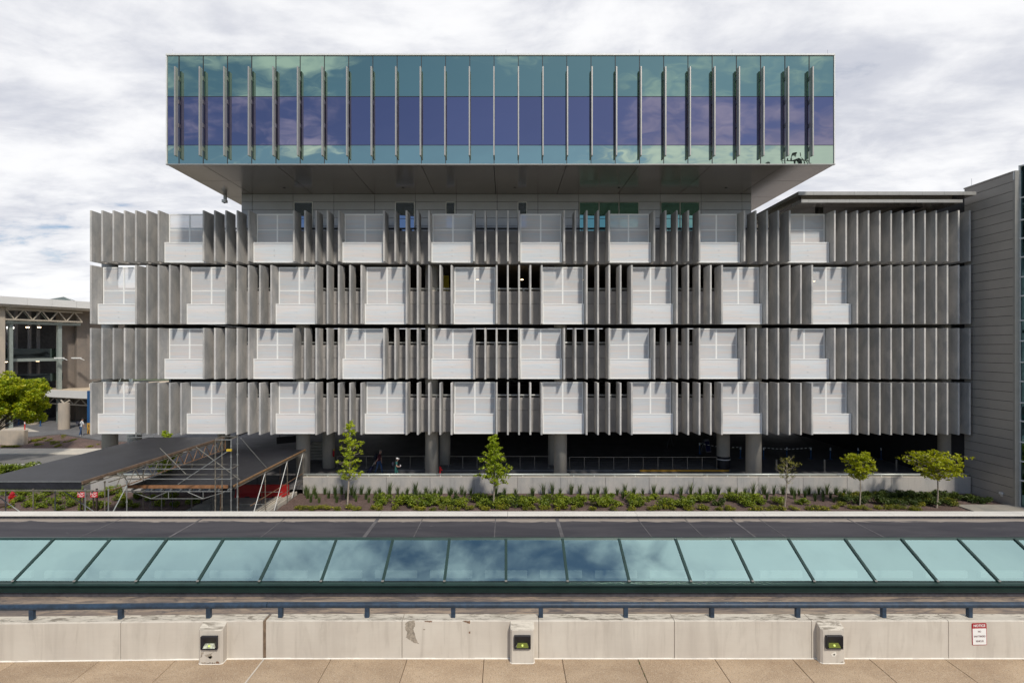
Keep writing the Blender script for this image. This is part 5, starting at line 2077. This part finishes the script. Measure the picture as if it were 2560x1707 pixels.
def big_tree(name, label, base, h, rx, rz, zc, seed):
    rng = random.Random(seed)
    t = thing(name, label, 'tree', base)
    tr, lv = MB(), MB()
    fork = Vector((0.2, 0, h * .24))
    tr.path([(0, 0, 0), (.06, 0, h * .12), fork], [.2, .16, .15], 10)
    clumps = []
    for k in range(300):
        a, b = rng.uniform(0, 2 * math.pi), rng.uniform(-.85, 1)
        rr_ = rng.uniform(.45, 1.0)
        cr = math.sqrt(max(0, 1 - b * b))
        p = Vector((math.cos(a) * cr * rx * rr_, math.sin(a) * cr * rx * rr_, zc + b * rz * rr_))
        p.x += 2.1
        p.x += .35 * mnoise.noise(p * .7) * rx * .5
        clumps.append(p)
    for i, p in enumerate(clumps):
        if i % 9 == 0:
            mid = fork.lerp(p, .5) + Vector((rng.uniform(-.2, .2), rng.uniform(-.2, .2), rng.uniform(0, .3)))
            tr.path([fork, mid, p], [.07, .04, .012], 5)
        cs = rng.uniform(.38, .68)
        for _ in range(130):
            d = Vector((rng.gauss(0, 1), rng.gauss(0, 1), rng.gauss(0, 1))).normalized() * cs * rng.uniform(.55, 1.0)
            d.z *= .62
            leaf(lv, p + d, rng.uniform(.09, .15), rng)
    tr.build('trunk', 'dark_bark', t, raw=True)
    lv.build('crown', 'big_tree_leaf', t, raw=True)


tb_ = at(-62, 1090, 47)
big_tree('leafy_tree', 'dense leafy green tree at the left edge before the terminal', (tb_.x, tb_.y, -.4), 6.2, 3.7, 2.5, zat(1000, 47) + .4, 3)


# grass tufts: three shapes, copied
def tuft_mesh(seed, h, n=75):
    rng = random.Random(seed)
    m = MB()
    for _ in range(n):
        a = rng.uniform(0, 6.283)
        r0 = rng.uniform(0, .07)
        lean = abs(rng.gauss(0, .16))
        hh = h * rng.uniform(.6, 1.1)
        b = Vector((math.cos(a) * r0, math.sin(a) * r0, 0))
        mid = b + Vector((math.cos(a) * lean * .4 * hh, math.sin(a) * lean * .4 * hh, hh * .55))
        tip = b + Vector((math.cos(a) * lean * 1.3 * hh, math.sin(a) * lean * 1.3 * hh, hh))
        w = Vector((-math.sin(a + 1), math.cos(a + 1), 0)) * .011
        k = len(m.v)
        m.v += [tuple(b - w), tuple(b + w), tuple(mid + w * .8), tuple(mid - w * .8), tuple(tip)]
        m.f += [(k, k + 1, k + 2, k + 3), (k + 3, k + 2, k + 4)]
        m.mi += [0, 0]
    me = bpy.data.meshes.new('grass_tuft')
    me.from_pydata(m.v, [], m.f)
    me.materials.append(MATS['grass_blade'])
    return me


tufts = [tuft_mesh(100 + k, .62 + .08 * k) for k in range(4)]
rng = random.Random(77)


def put_tuft(px, d, s=1.0):
    o = link('grass_tuft', rng.choice(tufts), None, None, (xat(px, d), d, GZ - .02), rng.uniform(0, 6.28), s * rng.uniform(.85, 1.15))
    tag(o, 'green ornamental grass tuft in the bed before the garden wall', 'grass tuft', 'ornamental grass tufts before the garden wall')


for px in (763, 787, 812, 836, 857, 881, 906, 925, 946, 972, 994, 1016, 1037, 1063, 1086, 1104, 1129, 1153, 1175, 1197, 1219, 1241, 1262, 1290, 1312, 1333, 1357, 1381, 1401, 1426, 1450, 1475, 1497, 1513, 1540, 1560, 1587, 1609, 1635, 1655, 1680, 1703, 1727, 1748, 1773, 1797, 1820, 1841, 1862, 1884, 1908, 1932, 1955, 1978, 1998, 2023, 2048, 2068, 2090, 2113):
    if 1180 < px < 1320 and rng.random() < .3:
        continue
    put_tuft(px + rng.uniform(-3, 3), 36.75 + rng.uniform(-.1, .1))
for px in (770, 790, 818, 840, 866, 888, 915, 940, 951, 978, 1003, 1040, 1052, 1075, 1100, 1120, 1140, 1165, 1330, 1560, 1640, 1700, 1915, 1985, 2010, 2055, 2080, 2100, 2120):
    put_tuft(px + rng.uniform(-4, 4), 35.9 + rng.uniform(-.2, .2), .9)
for px in (775, 800, 845, 890, 925, 2035, 2060, 2085, 2110):
    put_tuft(px + rng.uniform(-4, 4), 35.1 + rng.uniform(-.2, .2), .75)


def shrub_mesh(name, seed, w, h, leafm, n=620, ls=.06, flowers=0):
    rng = random.Random(seed)
    m = MB()
    blobs = []
    for _ in range(9):
        a = rng.uniform(0, 6.283)
        r = rng.uniform(.1, .75) * w
        blobs.append((Vector((math.cos(a) * r, math.sin(a) * r, rng.uniform(.3, .72) * h)), rng.uniform(.28, .45) * w))
    for k in range(n):
        c, r = rng.choice(blobs)
        d = Vector((rng.gauss(0, 1), rng.gauss(0, 1), rng.gauss(0, 1))).normalized() * r * rng.uniform(.6, 1.05)
        d.z *= .75
        p = c + d
        if p.z < .01:
            p.z = rng.uniform(.01, .1)
        leaf(m, p, ls * rng.uniform(.7, 1.3), rng)
        if flowers and rng.random() < flowers and d.z > 0:
            m.mi[-1] = m.mi[-2] = 1
    for _ in range(7):
        a = rng.uniform(0, 6.283)
        m.cur = 2
        m.tube((0, 0, 0), (math.cos(a) * w * .5, math.sin(a) * w * .5, h * .6), .008, .004, 4, False)
    me = bpy.data.meshes.new(name)
    me.from_pydata(m.v, [], m.f)
    for p, k in zip(me.polygons, m.mi):
        p.material_index = k
    for q in (leafm, 'flower_yellow', 'dark_bark'):
        me.materials.append(MATS[q])
    return me


SH = [shrub_mesh('leafy_shrub', 200 + k, .52 + .06 * k, .58 + .05 * k, 'shrub_leaf') for k in range(4)]
DK = [shrub_mesh('dark_shrub', 300 + k, .55, .52 + .05 * k, 'dark_shrub_leaf') for k in range(3)]
OL = [shrub_mesh('low_shrub', 400 + k, .42, .3, 'olive_shrub_leaf', 420, .04, .04) for k in range(3)]


def put_shrub(kind, px, d, s=1.0, z=GZ):
    me, nm, lab, grp = {
        's': (SH, 'leafy_shrub', 'rounded mid green shrub in the bed before the garden wall', 'mid green shrubs in the planting bed'),
        'd': (DK, 'dark_shrub', 'dark green spreading shrub in the bed before the garden wall', 'dark green shrubs in the planting bed'),
        'o': (OL, 'low_shrub', 'low yellowish ground cover plant at the front of the planting bed', 'low yellowish plants along the front of the bed'),
        'l': (SH, 'leafy_shrub', 'yellow-green shrub in the mulch around the scaffold posts', 'shrubs around the scaffold at the left'),
        'i': (OL, 'low_shrub', 'small plant on the mulch island by the drive', 'small plants on the mulch island'),
    }[kind]
    o = link(nm, rng.choice(me), None, None, (xat(px, d), d, z - .03), rng.uniform(0, 6.28), s * rng.uniform(.85, 1.15))
    tag(o, lab, 'shrub', grp)


# front strip: mid green shrubs and yellowish ground cover
px = 955
while px < 1900:
    for d, pr in ((34.2, .66), (34.9, .5)):
        if rng.random() < pr:
            k = 'd' if (1175 < px < 1290 and rng.random() < .75) or rng.random() < .12 else 's'
            put_shrub(k, px + rng.uniform(-10, 10), d + rng.uniform(-.25, .25), 1.0)
    px += 27
px = 1190
while px < 1330:
    put_shrub('d', px, 35.4 + rng.uniform(-.3, .3), 1.05)
    px += 30
px = 1420
while px < 1880:
    if rng.random() < .55:
        put_shrub('s', px + rng.uniform(-8, 8), 35.5 + rng.uniform(-.2, .2), .9)
    px += 36
px = 700
while px < 2330:
    if rng.random() < .8:
        put_shrub('o', px + rng.uniform(-8, 8), 33.45 + rng.uniform(-.15, .25), .9)
    px += 21
for px in (1900, 1950, 2005):
    put_shrub('s', px, 34.6, .9)
px = 2115
while px < 2400:
    for d in (36.6, 35.9, 35.2, 34.5):
        lim = 2395 + (36.6 - d) * 26
        if px < lim - 10 and rng.random() < .86:
            put_shrub('d' if rng.random() < .7 else 'o', px + rng.uniform(-9, 9), d + rng.uniform(-.25, .25), .95)
    px += 27
for px, d in ((2410, 35.6), (2425, 35.2), (2440, 34.9), (2455, 34.9)):
    put_shrub('d', px, d, .9)
# left bed round the scaffold
for px, d, s in ((60, 36.3, 1.2), (95, 35.2, 1.1), (120, 36.5, 1.2), (140, 34.6, 1.2), (75, 34.2, 1.1), (45, 35, 1.0), (160, 36.4, 1.0), (185, 35.6, 1.2), (180, 34.3, 1.1), (225, 33.8, 1.1), (255, 33.9, 1.0), (260, 36.2, 1.3), (300, 35.4, 1.3), (310, 34.2, 1.0), (345, 35.8, 1.1), (375, 35.4, 1.2), (335, 34, 1.1), (400, 34.3, 1.1), (430, 35.6, 1.1), (440, 34.2, .9), (105, 33.9, 1), (20, 36.5, 1.2), (25, 34, 1.0), (280, 36.6, 1.1), (485, 34.6, 1.0), (205, 33.6, .8), (148, 33.5, .9)):
    put_shrub('l', px, d, s * .78, GZ + .05 * (d - 33) - .1)
for px, d, s in ((20, 43.0, 1.6), (45, 43.4, 1.5), (70, 43.2, 1.4), (5, 42.4, 1.6), (90, 42.8, 1.0), (-15, 43, 1.6)):
    put_shrub('l', px, d, s, -.6)
# island by the drive
for k in range(46):
    px = rng.uniform(66, 252)
    d = rng.uniform(53.5, 54.6 + 4.2 * min((px - 30) / 120, max(0, (262 - px) / 112)))
    put_shrub('i', px, d, rng.uniform(.5, .9), -.365 + (d - 53.2) / 6.0 * .385)
for k in range(8):
    put_shrub('i', rng.uniform(0, 60), 53.7, .7, -.34)

# ================================================================== PEOPLE
def person(name, label, loc, rotz, joints, regions, mats, scale=1.0, extra=None):
    """one skinned body grown over a joint graph; clothing by region"""
    t = thing(name, label, 'person', loc, rotz)
    vs, es, rs = [], [], []
    idx = {}
    for k, (p, r) in joints['v'].items():
        idx[k] = len(vs)
        vs.append(p)
        rs.append(r)
    es = [(idx[a], idx[b]) for a, b in joints['e']]
    me = bpy.data.meshes.new('body')
    me.from_pydata(vs, es, [])
    ob = bpy.data.objects.new('body', me)
    C.objects.link(ob)
    md = ob.modifiers.new('skin', 'SKIN')
    for i, r in enumerate(rs):
        sv = me.skin_vertices[0].data[i]
        sv.radius = r if isinstance(r, tuple) else (r, r)
        sv.use_root = (i == 0)
    sub = ob.modifiers.new('sub', 'SUBSURF')
    sub.levels = sub.render_levels = 2
    dg = bpy.context.evaluated_depsgraph_get()
    dg.update()
    me2 = bpy.data.meshes.new_from_object(ob.evaluated_get(dg))
    bpy.data.objects.remove(ob)
    me2.materials.clear()
    for m_ in mats:
        me2.materials.append(MATS[m_])
    for p in me2.polygons:
        p.use_smooth = True
        p.material_index = regions(p.center)
    o = link('body', me2, None, t)
    t.scale = (scale,) * 3
    return t


def skeleton(stride=.22, arm_r=(.02, -.05), arm_l=(.0, .1), lean=.04, elbow_l=.0, hold=False):
    v = {
        'pelvis': ((0, 0, .95), (.15, .11)), 'waist': ((lean * .3, 0, 1.08), (.14, .10)), 'chest': ((lean, 0, 1.30), (.17, .115)),
        'neck0': ((lean * 1.3, 0, 1.46), .075), 'neck': ((lean * 1.6 + .01, 0, 1.53), .055), 'head0': ((lean * 2 + .015, 0, 1.60), (.075, .085)),
        'head1': ((lean * 2.2 + .03, 0, 1.69), (.078, .095)), 'head2': ((lean * 2.2 + .02, 0, 1.76), (.055, .065)),
        'nose': ((lean * 2.2 + .115, 0, 1.655), .02)}
    e = [('pelvis', 'waist'), ('waist', 'chest'), ('chest', 'neck0'), ('neck0', 'neck'), ('neck', 'head0'), ('head0', 'head1'), ('head1', 'head2'), ('head1', 'nose')]
    for s, nm, off in ((1, 'l', stride), (-1, 'r', -stride)):
        v['hip' + nm] = ((off * .15, s * .09, .88), .095)
        v['knee' + nm] = ((off * .7 + .05, s * .095, .50), .062)
        v['ank' + nm] = ((off * 1.25 - .02, s * .095, .09), .045)
        v['toe' + nm] = ((off * 1.25 + .15, s * .105, .035), .04)
        e += [('pelvis', 'hip' + nm), ('hip' + nm, 'knee' + nm), ('knee' + nm, 'ank' + nm), ('ank' + nm, 'toe' + nm)]
        sw = (arm_l if s > 0 else arm_r)
        v['sho' + nm] = ((lean, s * .185, 1.41), .065)
        v['elb' + nm] = ((lean + sw[0], s * .235, 1.13), .045)
        v['wri' + nm] = ((lean + sw[1], s * .24, .90 if not (hold and s < 0) else 1.12), .032)
        v['pal' + nm] = ((lean + sw[1] * 1.1, s * .235, .82 if not (hold and s < 0) else 1.14), .036)
        v['fin' + nm] = ((lean + sw[1] * 1.25 + .01, s * .225, .745 if not (hold and s < 0) else 1.17), .02)
        e += [('chest', 'sho' + nm), ('sho' + nm, 'elb' + nm), ('elb' + nm, 'wri' + nm), ('wri' + nm, 'pal' + nm), ('pal' + nm, 'fin' + nm)]
    return {'v': v, 'e': e}


def region_trousers(c):
    arm = abs(c.y) > .17
    if c.z > 1.52:
        return 0
    if arm and c.z < 1.2:
        return 0
    if c.z > .97:
        return 1
    if c.z > .1:
        return 2
    return 3


def hair(t, x, z, mat, r=.115):
    MB().lathe((x, 0, z), [(r * .98, 0), (r, .03), (r * .85, .08), (r * .5, .115), (.01, .125)], 14).build('hair', mat, t, smooth=True)


def backpack(t, mat, x=-.18, z=1.02):
    m = MB()
    m.box(x - .12, x + .06, -.17, .17, z, z + .46)
    m.build('backpack_body', mat, t, .05, True, seg=2)


# man with suitcase
mp_ = at(947, 1181, 40.9)
man = person('person', 'person in a maroon shirt and jeans with backpack, pulling a dark suitcase', (mp_.x, 40.9, 0), R(-8), skeleton(.2, (-.05, -.22), (.05, .08), .05), region_trousers, ('skin', 'shirt_maroon', 'jeans', 'shoe_dark'), 1.0)
hair(man, .12, 1.70, 'hair_grey', .092)
bag = thing('backpack', 'dark backpack worn by the person in the maroon shirt', 'backpack', (mp_.x - .2, 40.95, 1.02))
MB().box(-.13, .05, -.17, .17, 0, .48).build('pack', 'bag_dark', bag, .05, True, seg=2)
MB().box(-.17, -.125, -.12, .12, .05, .27).build('front_pocket', 'bag_dark', bag, .02, True)
for s in (-1, 1):
    MB().path([(.04, s * .1, .08), (.2, s * .1, .2), (.22, s * .1, .4), (.05, s * .1, .46)], .018, 5).build('strap', 'bag_dark', bag)
sc_ = thing('rolling_suitcase', 'dark blue rolling suitcase tilted behind the person in maroon', 'suitcase', (mp_.x - .78, 40.8, .05), 0)
sc_.rotation_euler = (0, R(32), 0)
MB().box(-.13, .13, -.2, .2, .02, .62).build('shell', 'suitcase_blue', sc_, .04, True, seg=2)
for s in (-1, 1):
    MB().tube((-.02, s * .09, .62), (-.02, s * .09, 1.02), .011, n=6).build('handle_tube', 'chrome', sc_)
    MB().tube((.09, s * .17 - .02, .0), (.09, s * .17 + .02, .0), .04, n=12).build('wheel', 'rubber', sc_)
MB().tube((-.02, -.1, 1.02), (-.02, .1, 1.02), .016, n=6).build('handle_grip', 'rubber', sc_)

# woman, in front and shorter
wp_ = at(990, 1190, 38.9)


def region_dress(c):
    arm = abs(c.y) > .17
    if c.z > 1.50:
        return 0
    if arm and c.z < 1.28:
        return 0
    if c.z > .55 and not arm:
        return 1
    if c.z > 1.2:
        return 1
    return 0 if c.z > .1 else 3


wom = person('person', 'person in a green dress and white cap with dark backpack, holding a cup', (wp_.x, 38.9, 0), R(5), skeleton(.12, (.05, .3), (-.05, -.12), .04, hold=True), region_dress, ('skin', 'dress_green', 'jeans', 'shoe_dark'), .9)
MB().lathe((.1, 0, 1.70), [(.1, 0), (.098, .04), (.07, .085), (.01, .1)], 14).build('cap', 'cap_white', wom, smooth=True)
MB().box(.16, .28, -.07, .07, 1.70, 1.715).build('cap_peak', 'cap_white', wom, .005)
MB().lathe((.05, 0, 1.5), [(.05, 0), (.1, .08), (.1, .2)], 12).build('hair', 'hair_dark', wom, smooth=True)
b2 = thing('backpack', 'dark backpack worn by the person in the green dress', 'backpack', (wp_.x - .2, 38.95, .9))
MB().box(-.12, .04, -.15, .15, 0, .4).build('pack', 'bag_dark', b2, .05, True, seg=2)
for s in (-1, 1):
    MB().path([(.03, s * .09, .06), (.16, s * .09, .18), (.18, s * .09, .36), (.04, s * .09, .39)], .016, 5).build('strap', 'bag_dark', b2)
cp = thing('paper_cup', 'pale cup held out by the person in the green dress', 'cup', (wp_.x + .36, 38.68, 1.03))
MB().lathe((0, 0, 0), [(.028, 0), (.04, .11), (.043, .115)], 12).build('cup', 'cap_white', cp)

# traveller with backpack at the left
lp_ = at(201, 1092, 57.5)
lz = .14
trav = person('person', 'person in a white top and jeans with a black backpack, seen from behind', (lp_.x, 57.5, lz), R(75), skeleton(.14, (.06, .1), (.03, .06), .1), region_trousers, ('skin', 'shirt_white', 'jeans', 'cap_white'), 1.05)
hair(trav, .2, 1.68, 'hair_dark', .1)
b3 = thing('backpack', 'black backpack on the person in the white top at the left', 'backpack', (lp_.x - .02, 57.25, lz + 1.1), R(75))
MB().box(-.14, .05, -.19, .19, 0, .5).build('pack', 'bag_dark', b3, .05, True, seg=2)
MB().box(-.18, -.135, -.12, .12, .05, .26).build('front_pocket', 'fabric_grey', b3, .02, True)
for s in (-1, 1):
    MB().path([(.04, s * .11, .08), (.2, s * .11, .2), (.24, s * .11, .42), (.05, s * .11, .47)], .018, 5).build('strap', 'bag_dark', b3)
lp2 = at(214, 1088, 59.0)
tr2 = person('person', 'person in dark clothes half hidden by the garage corner, beside the white-topped one', (lp2.x + .35, 59.0, .14), R(80), skeleton(.1, (.1, .2), (.03, .06), .12), region_trousers, ('skin', 'bag_dark', 'bag_dark', 'shoe_dark'), 1.05)
hair(tr2, .2, 1.68, 'hair_dark', .1)

# ================================================================== CARS IN THE DARK GARAGE
def car(label, loc, rotz, paint):
    t = thing('parked_car', label, 'car', loc, rotz, 'cars parked inside the garage')
    prof = [(-2.25, .35), (-2.3, .6), (-2.2, .85), (-1.2, .95), (-.6, 1.42), (.9, 1.46), (1.7, 1.0), (2.2, .92), (2.28, .6), (2.22, .35)]
    MB().prism([(p[0], p[1]) for p in prof], 'y', -.86, .86).build('body', paint, t, .06, True, seg=2)
    for s in (-1, 1):
        MB().prism([(-1.02, .98), (-.52, 1.38), (.82, 1.41), (1.45, 1.02)], 'y', s * .862, s * .872).build('side_window', 'car_glass', t)
        for x in (-1.4, 1.4):
            w = MB().tube((x, s * .66, .33), (x, s * .88, .33), .33, n=20).build('wheel', 'rubber', t)
            MB().tube((x, s * .88, .33), (x, s * .89, .33), .2, n=14).build('rim', 'chrome', w)
        bx('headlight', 'sign_white', t, -2.31, -2.2, s * .55 - .16, s * .55 + .16, .68, .8, .01)
    MB().quad([(-1.19, -.72, .97), (-1.19, .72, .97), (-.63, .66, 1.4), (-.63, -.66, 1.4)]).build('windscreen', 'car_glass', t)
    return t


f3 = ROWS[2][2] - 1.06
car('dark car parked nose out on the third level, seen above the spandrel', (xat(1215, 41.5), 41.9, f3), R(90), 'car_black')
car('grey car parked beside the dark car on the third level', (xat(1300, 42), 42.3, f3), R(90), 'car_silver')
car('silver car on the third level left of the front column', (xat(1003, 42), 42.1, f3), R(90), 'car_silver')

# ================================================================== MAST SEEN ONLY IN THE GLASS
ms = thing('lattice_mast', 'dark lattice pole with cross arms mirrored in the right end of the glass', 'mast', (44.4, -14, PZ - .5))
mh = 35.4
m = MB()
for sx in (-1, 1):
    for sy in (-1, 1):
        m.tube((sx * 1.6, sy * 1.6, 0), (sx * .35, sy * .35, mh), .12, .08, 5)
m.build('legs', 'dark_rail', ms)
m = MB()
k = 0
z = 0
while z < mh - 2:
    f0, f1 = 1 - z / mh * .78, 1 - min(1, (z + 2.6) / mh) * .78
    for sx in (-1, 1):
        m.tube((sx * 1.6 * f0, -1.6 * f0, z), (-sx * 1.6 * f1, -1.6 * f1, z + 2.6), .05, n=4)
        m.tube((-1.6 * f0, sx * 1.6 * f0, z), (-1.6 * f1, -sx * 1.6 * f1, z + 2.6), .05, n=4)
    z += 2.6
m.build('lacing', 'dark_rail', ms)
for z, w in ((mh - .6, 2.2), (mh - 2.0, 3.0)):
    bx('cross_arm', 'dark_rail', ms, -w, w, -.12, .12, z, z + .25)
    for x in (-w + .3, -w * .45, w * .45, w - .3):
        MB().lathe((x, 0, z + .25), [(.1, 0), (.2, .12), (.1, .25), (.2, .37), (.08, .55)], 10).build('insulator', 'dark_rail', ms)
bx('equipment_box', 'dark_rail', ms, -.9, .9, -.5, .5, mh - 3.4, mh - 2.2)
for z, x, zz in ((mh - .1, -36, -3.2), (mh - 1.5, -40, -3.6), (mh - 1.5, 30, -2.0)):
    pts = []
    for q in range(15):
        f = q / 14
        pts.append((x * f, 6 * f, z + zz * f - 2.2 * math.sin(math.pi * f)))
    MB().path(pts, .045, 4).build('cable', 'dark_rail', ms)
